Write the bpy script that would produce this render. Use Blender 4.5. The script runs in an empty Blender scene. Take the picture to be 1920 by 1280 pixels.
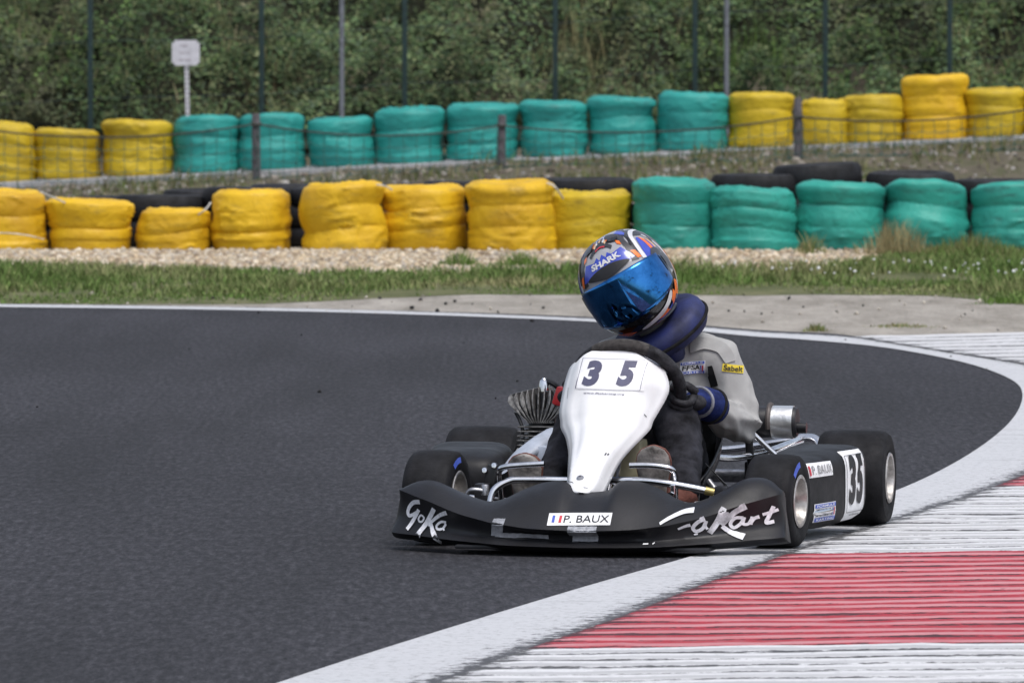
import bpy, bmesh, math, random
import numpy as np
from mathutils import Vector, Matrix, Euler, noise
from mathutils.bvhtree import BVHTree
R = math.radians
random.seed(7); rng = np.random.default_rng(7)
S = bpy.context.scene
COL = S.collection

# ------------------------------------------------------------------ camera, sky, sun, exposure
CAM_H = 1.43
cam = bpy.data.cameras.new('camera'); cam_o = bpy.data.objects.new('camera', cam); COL.objects.link(cam_o)
cam_o.location = (0, 0, CAM_H)
cam_o.rotation_euler = (R(90 - 2.312), 0, 0)
cam.sensor_width = 36; cam.lens = 262.5; cam.clip_start = 0.5; cam.clip_end = 4000
cam.dof.use_dof = True; cam.dof.focus_distance = 21.2; cam.dof.aperture_fstop = 16
S.camera = cam_o
SUN_EL, SUN_AZ = 66, 150            # azimuth measured from +Y (view direction) clockwise
w = bpy.data.worlds.new('World'); S.world = w; w.use_nodes = True
nt = w.node_tree; nt.nodes.clear()
sky = nt.nodes.new('ShaderNodeTexSky'); sky.sky_type = 'NISHITA'; sky.sun_disc = False
sky.sun_elevation = R(SUN_EL); sky.sun_rotation = R(SUN_AZ)
sky.air_density = 1.0; sky.dust_density = 3.0; sky.ozone_density = 1.0
hs = nt.nodes.new('ShaderNodeHueSaturation'); hs.inputs['Saturation'].default_value = 0.58
bg = nt.nodes.new('ShaderNodeBackground'); bg.inputs['Strength'].default_value = 0.15
wo = nt.nodes.new('ShaderNodeOutputWorld')
nt.links.new(sky.outputs[0], hs.inputs['Color']); nt.links.new(hs.outputs[0], bg.inputs['Color']); nt.links.new(bg.outputs[0], wo.inputs[0])
sl = bpy.data.lights.new('sun', 'SUN'); sl.energy = 1.5; sl.angle = R(24); sl.color = (1, .98, .96)
sun = bpy.data.objects.new('sun', sl); COL.objects.link(sun)
_d = Vector((math.sin(R(SUN_AZ)) * math.cos(R(SUN_EL)), math.cos(R(SUN_AZ)) * math.cos(R(SUN_EL)), math.sin(R(SUN_EL))))
sun.rotation_euler = _d.to_track_quat('Z', 'Y').to_euler(); sun.location = (3, 10, 30)
S.view_settings.view_transform = 'Standard'; S.view_settings.look = 'None'
S.view_settings.gamma = 1; S.view_settings.exposure = 0.32; S.view_settings.use_curve_mapping = False

# ------------------------------------------------------------------ materials
def new_mat(name):
    m = bpy.data.materials.new(name); m.use_nodes = True
    return m, m.node_tree, m.node_tree.nodes['Principled BSDF']
def node(t, kind, **kw):
    n = t.nodes.new(kind)
    for k, v in kw.items():
        if k in n.inputs: n.inputs[k].default_value = v
        else: setattr(n, k, v)
    return n
def ramp(t, fac, stops):
    r = t.nodes.new('ShaderNodeValToRGB')
    while len(r.color_ramp.elements) < len(stops): r.color_ramp.elements.new(0.5)
    for e, (p, c) in zip(r.color_ramp.elements, stops):
        e.position = p; e.color = (c[0], c[1], c[2], 1) if hasattr(c, '__len__') else (c, c, c, 1)
    t.links.new(fac, r.inputs[0]); return r
def coords(t, scale=(1, 1, 1), kind='Object'):
    tc = t.nodes.new('ShaderNodeTexCoord'); mp = t.nodes.new('ShaderNodeMapping')
    mp.inputs['Scale'].default_value = scale
    t.links.new(tc.outputs[kind], mp.inputs[0]); return mp.outputs[0]
def mat(name, c, rough=.5, metal=0, var=.12, nscale=25, bump=0, bscale=80, stretch=(1, 1, 1), coat=0, c2=None, spec=.5, detail=6):
    """plain surface: a colour with uneven tone, uneven gloss and fine relief"""
    m, t, p = new_mat(name)
    v = coords(t, stretch)
    n = node(t, 'ShaderNodeTexNoise', Scale=nscale, Detail=detail, Roughness=.62); t.links.new(v, n.inputs['Vector'])
    c2 = c2 or tuple(x * (1 - 2.2 * var) for x in c); c1 = tuple(min(1, x * (1 + var)) for x in c)
    r = ramp(t, n.outputs[0], [(.3, c2), (.68, c1)]); t.links.new(r.outputs[0], p.inputs['Base Color'])
    rr = ramp(t, n.outputs[0], [(.3, min(1, rough * 1.25)), (.7, rough * .85)]); t.links.new(rr.outputs[0], p.inputs['Roughness'])
    p.inputs['Metallic'].default_value = metal; p.inputs['Coat Weight'].default_value = coat
    p.inputs['Specular IOR Level'].default_value = spec
    if bump:
        b = node(t, 'ShaderNodeBump', Strength=bump, Distance=.01)
        n2 = node(t, 'ShaderNodeTexNoise', Scale=bscale, Detail=5); t.links.new(v, n2.inputs['Vector'])
        t.links.new(n2.outputs[0], b.inputs['Height']); t.links.new(b.outputs[0], p.inputs['Normal'])
    return m
M = {}
M['black_plastic'] = mat('black_plastic', (.0095, .0095, .0120), .44, var=.25, nscale=9, bump=.05, bscale=160, spec=.40)
M['pod_plastic'] = mat('pod_plastic', (.011, .011, .013), .5, var=.25, nscale=9, bump=.05, bscale=160, spec=.3)
M['black_paint'] = mat('black_paint', (.012, .012, .014), .35, var=.2)
M['rubber'] = mat('tyre_rubber', (.010, .010, .012), .7, spec=.25, var=.25, nscale=14, bump=.12, bscale=120, stretch=(1, 1, 1))
M['white_plastic'] = mat('white_plastic', (.80, .80, .81), .3, var=.05, nscale=7, coat=.15)
M['sticker_white'] = mat('sticker_white', (.84, .84, .85), .4, var=.04, nscale=40)
M['ink_black'] = mat('ink_black', (.012, .012, .015), .45, var=.1)
M['ink_slate'] = mat('ink_slate', (.085, .085, .15), .45, var=.12, nscale=30)
M['ink_blue'] = mat('ink_blue', (.06, .11, .5), .45, var=.1)
M['ink_red'] = mat('ink_red', (.55, .03, .05), .45, var=.1)
M['logo_silver'] = mat('logo_silver', (.84, .84, .87), .4, var=.06, nscale=120, c2=(.60, .60, .63))
M['logo_worn'] = mat('logo_worn', (.82, .82, .85), .4, nscale=30, c2=(.16, .16, .17), detail=9)
M['duct_tape'] = mat('duct_tape', (.34, .35, .38), .42, metal=.25, var=.2, nscale=60, bump=.3, bscale=60)
M['chrome'] = mat('chrome', (.78, .78, .8), .16, metal=1, var=.1, nscale=40)
M['steel'] = mat('steel', (.42, .42, .44), .34, metal=.9, var=.2, nscale=60)
M['alloy'] = mat('rim_alloy', (.50, .48, .46), .38, metal=.85, var=.25, nscale=30)
M['dark_metal'] = mat('dark_metal', (.04, .04, .045), .4, metal=.6, var=.3, nscale=40)
M['cast'] = mat('cast_alloy', (.27, .26, .25), .5, metal=.8, var=.35, nscale=50, bump=.2)
M['foil'] = mat('foil_tape', (.85, .85, .84), .32, metal=.9, var=.08, nscale=30, bump=.35, bscale=22)
M['pale_guard'] = mat('pale_guard', (.42, .46, .54), .4, var=.12, nscale=18)
M['tank'] = mat('tank_plastic', (.34, .31, .20), .45, var=.2, nscale=12)
M['red'] = mat('red_plastic', (.5, .025, .03), .4, var=.15)
M['seat'] = mat('seat_shell', (.014, .014, .016), .3, var=.2)
M['suit'] = mat('suit_cloth', (.37, .368, .362), .9, var=.05, nscale=14, bump=.12, bscale=60, spec=.1)
M['suit_black'] = mat('suit_black', (.012, .012, .013), .8, var=.2, bump=.25, bscale=40, spec=.2)
M['jeans'] = mat('trouser_cloth', (.022, .022, .028), .85, var=.45, nscale=13, bump=.5, bscale=30, spec=.2)
M['glove_blue'] = mat('glove_blue', (.013, .024, .115), .75, var=.3, nscale=30, bump=.4, bscale=60, spec=.2)
M['glove_dark'] = mat('glove_dark', (.03, .03, .035), .7, var=.35, nscale=40, bump=.4, bscale=90, spec=.25)
M['glove_grey'] = mat('glove_grey', (.25, .26, .3), .7, var=.2)
M['collar'] = mat('collar_vinyl', (.013, .020, .095), .62, var=.35, nscale=9, bump=.25, bscale=22)
M['sole'] = mat('shoe_sole', (.24, .22, .205), .7, var=.4, nscale=22, bump=.4, bscale=60)
M['shoe'] = mat('shoe_suede', (.16, .055, .04), .8, var=.3, nscale=40, bump=.3)
M['skin'] = mat('skin', (.5, .3, .22), .55, var=.08)
M['h_silver'] = mat('helmet_silver', (.36, .36, .38), .22, var=.1, coat=.6)
M['h_white'] = mat('helmet_white', (.66, .66, .67), .2, var=.05, coat=.6)
M['h_black'] = mat('helmet_black', (.008, .008, .010), .16, var=.1, coat=.5)
M['h_grey'] = mat('helmet_grey', (.035, .035, .04), .35, var=.2, coat=.3)
M['h_blue'] = mat('helmet_blue', (.04, .07, .46), .22, var=.12, coat=.6)
M['h_orange'] = mat('helmet_orange', (.85, .17, .015), .25, var=.1, coat=.5)
M['h_tan'] = mat('helmet_tan', (.72, .46, .26), .25, var=.1, coat=.5)
M['sabelt'] = mat('badge_yellow', (.72, .55, .04), .6, var=.06)
M['post'] = mat('post_timber', (.13, .12, .13), .8, var=.4, nscale=16, stretch=(6, 6, 1), bump=.5)
M['post_green'] = mat('post_green', (.012, .035, .035), .5, var=.2)
M['post_grey'] = mat('post_galvanised', (.20, .21, .24), .45, metal=.3, var=.15)
M['rope'] = mat('rope_dark', (.06, .065, .055), .9, var=.4, nscale=60)
M['net'] = mat('net_cord', (.05, .13, .11), .85, var=.3, nscale=40)
M['strap'] = mat('strap_white', (.62, .6, .55), .7, var=.2)
M['sign'] = mat('sign_plate', (.62, .61, .66), .45, var=.08, nscale=14)
M['sign_ink'] = mat('sign_ink', (.42, .36, .40), .6, var=.2)
M['black_tyre'] = mat('old_tyre', (.006, .006, .008), .7, var=.4, nscale=9, bump=.3, bscale=40)

# mirrored visor: blue iridium coating, smudged with rubber marks
m, t, p = new_mat('visor_mirror')
v = coords(t, (1, 1, 1)); n = node(t, 'ShaderNodeTexNoise', Scale=26, Detail=9, Roughness=.7); t.links.new(v, n.inputs['Vector'])
r = ramp(t, n.outputs[0], [(.33, (.015, .03, .05)), (.42, (.028, .15, .40)), (.62, (.048, .22, .55))]); t.links.new(r.outputs[0], p.inputs['Base Color'])
rr = ramp(t, n.outputs[0], [(.3, .3), (.5, .05), (.8, .10)]); t.links.new(rr.outputs[0], p.inputs['Roughness'])
p.inputs['Metallic'].default_value = 1; M['visor'] = m

# wrapping film on the tyre stacks: gloss, fine creases, tyre scuffs
def film(name, c, c2, dirt):
    m, t, p = new_mat(name)
    v = coords(t, (1, 1, 1))
    oi = t.nodes.new('ShaderNodeObjectInfo')
    n = node(t, 'ShaderNodeTexNoise', Scale=2.6, Detail=7, Roughness=.6, noise_dimensions='4D'); t.links.new(v, n.inputs['Vector']); t.links.new(oi.outputs['Random'], n.inputs['W'])
    ml = node(t, 'ShaderNodeMath', operation='MULTIPLY'); ml.inputs[1].default_value = 37; t.links.new(oi.outputs['Random'], ml.inputs[0]); t.links.new(ml.outputs[0], n.inputs['W'])
    r = ramp(t, n.outputs[0], [(.32, c2), (.55, c), (.75, tuple(min(1, x * 1.12) for x in c))])
    vs = coords(t, (2.2, 2.2, 9))
    d = node(t, 'ShaderNodeTexNoise', Scale=1.6, Detail=8, Roughness=.72, noise_dimensions='4D'); t.links.new(vs, d.inputs['Vector']); t.links.new(ml.outputs[0], d.inputs['W'])
    dr = ramp(t, d.outputs[0], [(.54, 0), (.72, .8)])
    mx = node(t, 'ShaderNodeMixRGB'); t.links.new(dr.outputs[0], mx.inputs[0]); t.links.new(r.outputs[0], mx.inputs[1]); mx.inputs[2].default_value = (*dirt, 1)
    t.links.new(mx.outputs[0], p.inputs['Base Color'])
    p.inputs['Roughness'].default_value = .5; p.inputs['Specular IOR Level'].default_value = .35
    # creases: stretched, warped ridges
    vc = coords(t, (6, 6, 7)); cr = node(t, 'ShaderNodeTexNoise', Scale=1.3, Detail=4, Roughness=.5, Distortion=1.2); t.links.new(vc, cr.inputs['Vector'])
    b = node(t, 'ShaderNodeBump', Strength=.38, Distance=.035); t.links.new(cr.outputs[0], b.inputs['Height']); t.links.new(b.outputs[0], p.inputs['Normal'])
    return m
M['film_yellow'] = film('film_yellow', (.68, .42, .013), (.50, .28, .010), (.20, .14, .03))
M['film_mustard'] = film('film_mustard', (.53, .375, .016), (.35, .235, .01), (.13, .10, .03))
M['film_teal'] = film('film_teal', (.030, .31, .245), (.020, .22, .18), (.03, .07, .065))
M['film_teal2'] = film('film_teal2', (.026, .29, .255), (.016, .20, .18), (.02, .055, .055))

# asphalt
m, t, p = new_mat('asphalt')
v = coords(t, (1, .16, 1)); n1 = node(t, 'ShaderNodeTexNoise', Scale=48, Detail=7, Roughness=.78); t.links.new(v, n1.inputs['Vector'])
v2 = coords(t, (.35, .12, 1)); n2 = node(t, 'ShaderNodeTexNoise', Scale=1.1, Detail=6, Roughness=.6); t.links.new(v2, n2.inputs['Vector'])
r1 = ramp(t, n1.outputs[0], [(.32, (.006, .006, .0075)), (.5, (.030, .0295, .035)), (.68, (.078, .0765, .088))])
r2 = ramp(t, n2.outputs[0], [(.30, .66), (.72, 1.28)])
mx = node(t, 'ShaderNodeMixRGB', blend_type='MULTIPLY'); mx.inputs[0].default_value = 1
t.links.new(r1.outputs[0], mx.inputs[1]); t.links.new(r2.outputs[0], mx.inputs[2])
ra = t.nodes.new('ShaderNodeAttribute'); ra.attribute_name = 'rubber'
v3 = coords(t, (1.6, .10, 1)); n5 = node(t, 'ShaderNodeTexNoise', Scale=2.4, Detail=7, Roughness=.65); t.links.new(v3, n5.inputs['Vector'])
rm = node(t, 'ShaderNodeMath', operation='MULTIPLY'); rr5 = ramp(t, n5.outputs[0], [(.36, 0), (.62, 1)]); t.links.new(rr5.outputs[0], rm.inputs[0]); t.links.new(ra.outputs['Fac'], rm.inputs[1])
rc = node(t, 'ShaderNodeMath', operation='MULTIPLY'); rc.inputs[1].default_value = .62; t.links.new(rm.outputs[0], rc.inputs[0])
mr = node(t, 'ShaderNodeMixRGB'); t.links.new(rc.outputs[0], mr.inputs[0]); t.links.new(mx.outputs[0], mr.inputs[1]); mr.inputs[2].default_value = (.010, .010, .011, 1)
t.links.new(mr.outputs[0], p.inputs['Base Color']); p.inputs['Roughness'].default_value = .8; p.inputs['Specular IOR Level'].default_value = .25
n3 = node(t, 'ShaderNodeTexVoronoi', Scale=95); t.links.new(v, n3.inputs['Vector'])
b = node(t, 'ShaderNodeBump', Strength=.5, Distance=.006); t.links.new(n3.outputs[0], b.inputs['Height']); t.links.new(b.outputs[0], p.inputs['Normal']); M['asphalt'] = m

def painted(name, base, worn, dirt, wear=.5, ridge=False):
    """road paint on concrete: pores, wear, and the grime mesh attribute: dirt along joints, painted groove shade and rib sheen on kerbs"""
    m, t, p = new_mat(name)
    v = coords(t, (1, 1, 1))
    n = node(t, 'ShaderNodeTexNoise', Scale=42, Detail=7, Roughness=.78); t.links.new(v, n.inputs['Vector'])
    r = ramp(t, n.outputs[0], [(.30, tuple(.72 * x for x in worn)), (.48, base), (.7, base)])
    v2 = coords(t, (.7, 5.0, 3)); n2 = node(t, 'ShaderNodeTexNoise', Scale=2.2, Detail=8, Roughness=.7); t.links.new(v2, n2.inputs['Vector'])
    wr = ramp(t, n2.outputs[0], [(wear, 0), (wear + .14, .85)])
    mx = node(t, 'ShaderNodeMixRGB'); t.links.new(r.outputs[0], mx.inputs[1]); mx.inputs[2].default_value = (*worn, 1)
    at = t.nodes.new('ShaderNodeAttribute'); at.attribute_name = 'grime_shade'
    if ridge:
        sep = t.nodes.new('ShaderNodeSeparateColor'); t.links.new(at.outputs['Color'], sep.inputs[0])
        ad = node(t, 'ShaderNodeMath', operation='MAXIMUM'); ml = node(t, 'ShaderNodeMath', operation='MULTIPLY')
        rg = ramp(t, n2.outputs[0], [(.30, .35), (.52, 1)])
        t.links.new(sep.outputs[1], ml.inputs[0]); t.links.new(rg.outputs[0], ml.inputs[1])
        t.links.new(wr.outputs[0], ad.inputs[0]); t.links.new(ml.outputs[0], ad.inputs[1]); t.links.new(ad.outputs[0], mx.inputs[0]); gfac = sep.outputs[0]  # rib tops take the worn tone as wear and painted sheen
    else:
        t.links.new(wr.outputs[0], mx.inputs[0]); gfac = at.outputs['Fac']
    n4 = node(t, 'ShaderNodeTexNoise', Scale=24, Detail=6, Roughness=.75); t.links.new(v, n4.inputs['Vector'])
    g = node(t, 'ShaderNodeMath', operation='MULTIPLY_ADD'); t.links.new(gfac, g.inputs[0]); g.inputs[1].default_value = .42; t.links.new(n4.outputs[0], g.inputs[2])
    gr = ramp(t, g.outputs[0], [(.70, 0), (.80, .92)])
    mx2 = node(t, 'ShaderNodeMixRGB'); t.links.new(gr.outputs[0], mx2.inputs[0]); t.links.new(mx.outputs[0], mx2.inputs[1]); mx2.inputs[2].default_value = (*dirt, 1)  # on kerb ribs the dirt colour also draws the groove shade
    t.links.new(mx2.outputs[0], p.inputs['Base Color']); p.inputs['Roughness'].default_value = .6; p.inputs['Specular IOR Level'].default_value = .3
    b = node(t, 'ShaderNodeBump', Strength=.5, Distance=.006); t.links.new(n.outputs[0], b.inputs['Height']); t.links.new(b.outputs[0], p.inputs['Normal'])
    return m
M['line_paint'] = painted('line_paint', (.52, .525, .54), (.30, .305, .315), (.03, .03, .034), .56)
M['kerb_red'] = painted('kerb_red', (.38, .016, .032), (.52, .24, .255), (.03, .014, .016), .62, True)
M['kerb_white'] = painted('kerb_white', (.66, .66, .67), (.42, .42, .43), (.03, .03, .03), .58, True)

def earth(name, stops, scale, bump=.6, bscale=60, stretch=(1, .4, 1)):
    m, t, p = new_mat(name); v = coords(t, stretch)
    n = node(t, 'ShaderNodeTexNoise', Scale=scale, Detail=10, Roughness=.72); t.links.new(v, n.inputs['Vector'])
    r = ramp(t, n.outputs[0], stops); t.links.new(r.outputs[0], p.inputs['Base Color']); p.inputs['Roughness'].default_value = .92; p.inputs['Specular IOR Level'].default_value = .15
    n2 = node(t, 'ShaderNodeTexNoise', Scale=bscale, Detail=5); t.links.new(v, n2.inputs['Vector'])
    b = node(t, 'ShaderNodeBump', Strength=bump, Distance=.02); t.links.new(n2.outputs[0], b.inputs['Height']); t.links.new(b.outputs[0], p.inputs['Normal']); return m
M['ground'] = earth('ground_earth', [(.30, (.05, .043, .03)), (.5, (.12, .105, .075)), (.62, (.07, .075, .035)), (.75, (.19, .17, .14))], 3)
M['sand'] = earth('apron_sand', [(.26, (.11, .098, .082)), (.40, (.24, .22, .19)), (.55, (.33, .305, .27)), (.72, (.42, .39, .34))], 3.4, bump=1.0, bscale=40, stretch=(1, .22, 1))
M['turf'] = earth('turf_soil', [(.3, (.06, .075, .03)), (.55, (.13, .135, .065)), (.75, (.24, .215, .15))], 3)
M['gravel_bed'] = earth('gravel_bed', [(.3, (.16, .13, .09)), (.6, (.33, .28, .21))], 30)
M['litter'] = earth('leaf_litter', [(.3, (.02, .022, .014)), (.6, (.04, .042, .026)), (.8, (.06, .05, .03))], 6)
M['concrete'] = earth('concrete', [(.3, (.26, .26, .27)), (.6, (.44, .44, .45))], 6)

def attr_mat(name, rough=.7, spec=.25, trans=0, vary=.25):
    m, t, p = new_mat(name); a = t.nodes.new('ShaderNodeAttribute'); a.attribute_name = 'tint'
    v = coords(t); n = node(t, 'ShaderNodeTexNoise', Scale=30, Detail=3); t.links.new(v, n.inputs['Vector'])
    r = ramp(t, n.outputs[0], [(.3, 1 - vary), (.7, 1 + vary)])
    mx = node(t, 'ShaderNodeMixRGB', blend_type='MULTIPLY'); mx.inputs[0].default_value = 1
    t.links.new(a.outputs['Color'], mx.inputs[1]); t.links.new(r.outputs[0], mx.inputs[2])
    t.links.new(mx.outputs[0], p.inputs['Base Color'])
    p.inputs['Roughness'].default_value = rough; p.inputs['Specular IOR Level'].default_value = spec
    return m
M['leaf'] = attr_mat('leaf', .8, .08); M['stone'] = attr_mat('stone', .85, .2)

# ------------------------------------------------------------------ helpers
def link(o, parent=None):
    COL.objects.link(o)
    if parent: o.parent = parent
    return o
def obj(name, bm, m, parent=None, smooth=True, recalc=True):
    if recalc: bmesh.ops.recalc_face_normals(bm, faces=bm.faces)
    me = bpy.data.meshes.new(name); bm.to_mesh(me); bm.free()
    for k in (m if isinstance(m, (list, tuple)) else [m]): me.materials.append(M[k] if isinstance(k, str) else k)
    if smooth:
        me.shade_smooth()
        me.set_sharp_from_angle(angle=R(38))
    return link(bpy.data.objects.new(name, me), parent)
def tag(o, label=None, cat=None, group=None, kind=None):
    for k, v_ in (('label', label), ('category', cat), ('group', group), ('kind', kind)):
        if v_: o[k] = v_
    return o
def empty(name, loc, rz=0, **kw):
    o = bpy.data.objects.new(name, None); o.location = loc; o.rotation_euler = (0, 0, rz); o.empty_display_size = .1
    return tag(link(o), **kw)
def spline(pts, n=6, closed=False):
    P = [Vector(q) for q in pts]; out = []
    N = len(P); rngN = N if closed else N - 1
    for i in range(rngN):
        p0 = P[(i - 1) % N] if closed or i > 0 else P[0]; p1 = P[i]; p2 = P[(i + 1) % N]; p3 = P[(i + 2) % N] if closed or i + 2 < N else P[-1]
        for k in range(n):
            u = k / n
            out.append(.5 * ((2 * p1) + (p2 - p0) * u + (2 * p0 - 5 * p1 + 4 * p2 - p3) * u * u + (3 * p1 - p0 - 3 * p2 + p3) * u ** 3))
    if not closed: out.append(P[-1])
    return out
def rings_to(bm, rings, caps=True, closed=True):
    V = [[bm.verts.new(q) for q in rg] for rg in rings]
    for a, b_ in zip(V, V[1:]):
        n = len(a)
        for i in range(n if closed else n - 1):
            bm.faces.new((a[i], a[(i + 1) % n], b_[(i + 1) % n], b_[i]))
    if caps and closed:
        bm.faces.new(V[0][::-1]); bm.faces.new(V[-1])
    return V
def tube(bm, pts, rad, seg=10, caps=True, flat=1):
    P = [Vector(q) for q in pts]; rings = []; up = None
    rads = rad if hasattr(rad, '__len__') else [rad] * len(P)
    for i, q in enumerate(P):
        t_ = (P[min(i + 1, len(P) - 1)] - P[max(i - 1, 0)]).normalized()
        if up is None: up = Vector((0, 0, 1)) if abs(t_.z) < .9 else Vector((0, 1, 0))
        a = t_.cross(up).normalized(); up = a.cross(t_).normalized()
        rings.append([q + (a * math.cos(2 * math.pi * k / seg) + up * flat * math.sin(2 * math.pi * k / seg)) * rads[i] for k in range(seg)])
    rings_to(bm, rings, caps); return bm
def box(bm, c, s, rot=None, bev=0):
    r_ = bmesh.ops.create_cube(bm, size=1)
    mt = Matrix.Translation(c) @ (rot.to_4x4() if rot else Matrix()) @ Matrix.Diagonal((*s, 1))
    bmesh.ops.transform(bm, matrix=mt, verts=r_['verts'])
    if bev:
        es = list({e for v_ in r_['verts'] for e in v_.link_edges})
        bmesh.ops.bevel(bm, geom=es, offset=bev, segments=2, affect='EDGES', profile=.6)
    return bm
def lathe(bm, prof, axis='Z', c=(0, 0, 0), seg=40, closed_prof=False):
    """prof: (radius, height) pairs"""
    rings = []
    for k in range(seg):
        a = 2 * math.pi * k / seg; rg = []
        for r_, h in prof:
            u, v_ = r_ * math.cos(a), r_ * math.sin(a)
            q = {'Z': (u, v_, h), 'X': (h, u, v_), 'Y': (u, h, v_)}[axis]
            rg.append(Vector(q) + Vector(c))
        rings.append(rg)
    V = [[bm.verts.new(q) for q in rg] for rg in rings]; n = len(prof)
    for k in range(seg):
        a, b_ = V[k], V[(k + 1) % seg]
        for i in range(n if closed_prof else n - 1):
            bm.faces.new((a[i], a[(i + 1) % n], b_[(i + 1) % n], b_[i]))
    bmesh.ops.remove_doubles(bm, verts=bm.verts, dist=1e-5)
    return bm
def np_obj(name, V, F, m, tint=None, parent=None, smooth=False):
    """F: (n,3) or (n,4) int array; tint: (n_verts,3)"""
    me = bpy.data.meshes.new(name); k = F.shape[1]
    me.vertices.add(len(V)); me.vertices.foreach_set('co', np.ascontiguousarray(V, np.float32).ravel())
    me.loops.add(F.size); me.loops.foreach_set('vertex_index', F.astype(np.int32).ravel())
    me.polygons.add(len(F)); me.polygons.foreach_set('loop_start', np.arange(0, F.size, k, dtype=np.int32))
    me.update(calc_edges=True)
    if tint is not None:
        a = me.attributes.new('tint', 'FLOAT_COLOR', 'POINT'); c4 = np.ones((len(V), 4), np.float32); c4[:, :3] = tint
        a.data.foreach_set('color', c4.ravel())
    me.materials.append(M[m])
    if smooth: me.shade_smooth()
    return link(bpy.data.objects.new(name, me), parent)
def text_geo(s, w_, h_, shear=0, bold=0.0, spacing=1):
    """filled glyph outlines as 2D verts and faces, centred, fitted into w_ x h_"""
    cu = bpy.data.curves.new('glyphs', 'FONT'); cu.body = s; cu.size = 1; cu.shear = shear; cu.offset = bold; cu.space_character = spacing
    cu.resolution_u = 4; cu.fill_mode = 'FRONT'
    o = bpy.data.objects.new('glyphs', cu); COL.objects.link(o)
    dg = bpy.context.evaluated_depsgraph_get(); me = o.evaluated_get(dg).to_mesh()
    V = [(q.co.x, q.co.y) for q in me.vertices]; F = [tuple(f.vertices) for f in me.polygons]
    o.evaluated_get(dg).to_mesh_clear(); bpy.data.objects.remove(o); bpy.data.curves.remove(cu)
    xs = [q[0] for q in V]; ys = [q[1] for q in V]; x0, x1, y0, y1 = min(xs), max(xs), min(ys), max(ys)
    return [((a - (x0 + x1) / 2) / (x1 - x0) * w_, (b_ - (y0 + y1) / 2) / (y1 - y0) * h_) for a, b_ in V], F
def grid_geo(w_, h_, nx=12, ny=6, cx=0, cy=0):
    V = [(cx + (i / nx - .5) * w_, cy + (j / ny - .5) * h_) for j in range(ny + 1) for i in range(nx + 1)]
    F = [(j * (nx + 1) + i, j * (nx + 1) + i + 1, (j + 1) * (nx + 1) + i + 1, (j + 1) * (nx + 1) + i) for j in range(ny) for i in range(nx)]
    return V, F
def stroke_geo(lines):
    """brush strokes: list of (points, width or widths) -> 2D ribbons"""
    V, F = [], []
    for pts, wd in lines:
        P = spline([(a, b_, 0) for a, b_ in pts], 7); N = len(P)
        ws = wd if hasattr(wd, '__len__') else (wd, wd)
        base = len(V)
        for i, q in enumerate(P):
            t_ = (P[min(i + 1, N - 1)] - P[max(i - 1, 0)]); t_.z = 0; t_.normalize(); nn = Vector((-t_.y, t_.x, 0))
            ww = ws[0] + (ws[1] - ws[0]) * i / (N - 1)
            V += [tuple((q + nn * ww / 2)[:2]), tuple((q - nn * ww / 2)[:2])]
        F += [(base + 2 * i, base + 2 * i + 1, base + 2 * i + 3, base + 2 * i + 2) for i in range(N - 1)]
    return V, F
def bvh_of(*objs):
    V, F = [], []
    for o in objs:
        b0 = len(V); V += [q.co.copy() for q in o.data.vertices]; F += [tuple(b0 + i for i in f.vertices) for f in o.data.polygons]
    return BVHTree.FromPolygons(V, F)
def decal(name, geo, m, parent, tree, o, ex, ey, d, off=.0015):
    """lay a flat sticker on a surface: each point travels along d until it meets the surface"""
    V, F = geo; o, ex, ey, d = Vector(o), Vector(ex).normalized(), Vector(ey).normalized(), Vector(d).normalized()
    bm = bmesh.new(); out = []; last = None
    for a, b_ in V:
        s_ = o + ex * a + ey * b_ - d * .6
        hit, nn, _, dist = tree.ray_cast(s_, d, 1.5)
        if hit is None: out.append(None); continue
        if nn.dot(d) > 0: nn = -nn
        out.append(bm.verts.new(hit + nn * off))
    for f in F:
        vs = [out[i] for i in f]
        if any(x is None for x in vs): continue
        if max((vs[i].co - vs[i - 1].co).length for i in range(len(vs))) > .12: continue
        try: bm.faces.new(vs)
        except ValueError: pass
    bmesh.ops.recalc_face_normals(bm, faces=bm.faces)
    bm.faces.ensure_lookup_table()
    if sum(f.normal.dot(d) * f.calc_area() for f in bm.faces) > 0: bmesh.ops.reverse_faces(bm, faces=bm.faces)
    return obj(name, bm, m, parent, recalc=False)
def fbm(x, y, s=1, o=4, seed=0):
    return noise.fractal(Vector((x * s, y * s, seed * 7.3)), .8, 2.0, o)
def sstep(a, b_, x):
    u = min(1, max(0, (x - a) / (b_ - a))); return u * u * (3 - 2 * u)

# ------------------------------------------------------------------ the setting: ground
def z_back(x): return min(.95, max(-.06, .235 + .0455 * x))
def ground_z(x, y, under=0):
    if y < 53: z = -.006 * (1 - sstep(51, 53, y))
    elif y < 73.3: z = (z_back(x) - .045 * (1 - sstep(-4, .5, x))) * min(1, (y - 53) / 20.1) ** 4
    else: z = z_back(x)
    if y > 78.5: z += (y - 78.5) * .52 * sstep(78.5, 80, y) - max(0, y - 105) * .5 * sstep(105, 112, y) - 0
    if y > 79.5: z -= .7 * sstep(79.5, 82, y) * under
    if y > 55: z += .03 * fbm(x, y, 1.6, 4, 2) * sstep(55, 60, y)
    return z
ys = [-60, -20, 0, 6, 10, 14, 18, 22, 26, 30, 34, 38, 42, 46, 50, 53] + [53 + .5 * i for i in range(1, 60)] + [84, 86, 88, 90, 93, 96, 100, 105, 112, 130, 300, 1500]
xs = [-1500, -300, -80, -30, -18] + [-12 + .4 * i for i in range(61)] + [18, 30, 80, 300, 1500]
V = np.array([(x, y, ground_z(x, y, 1)) for y in ys for x in xs]); nx = len(xs)
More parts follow.
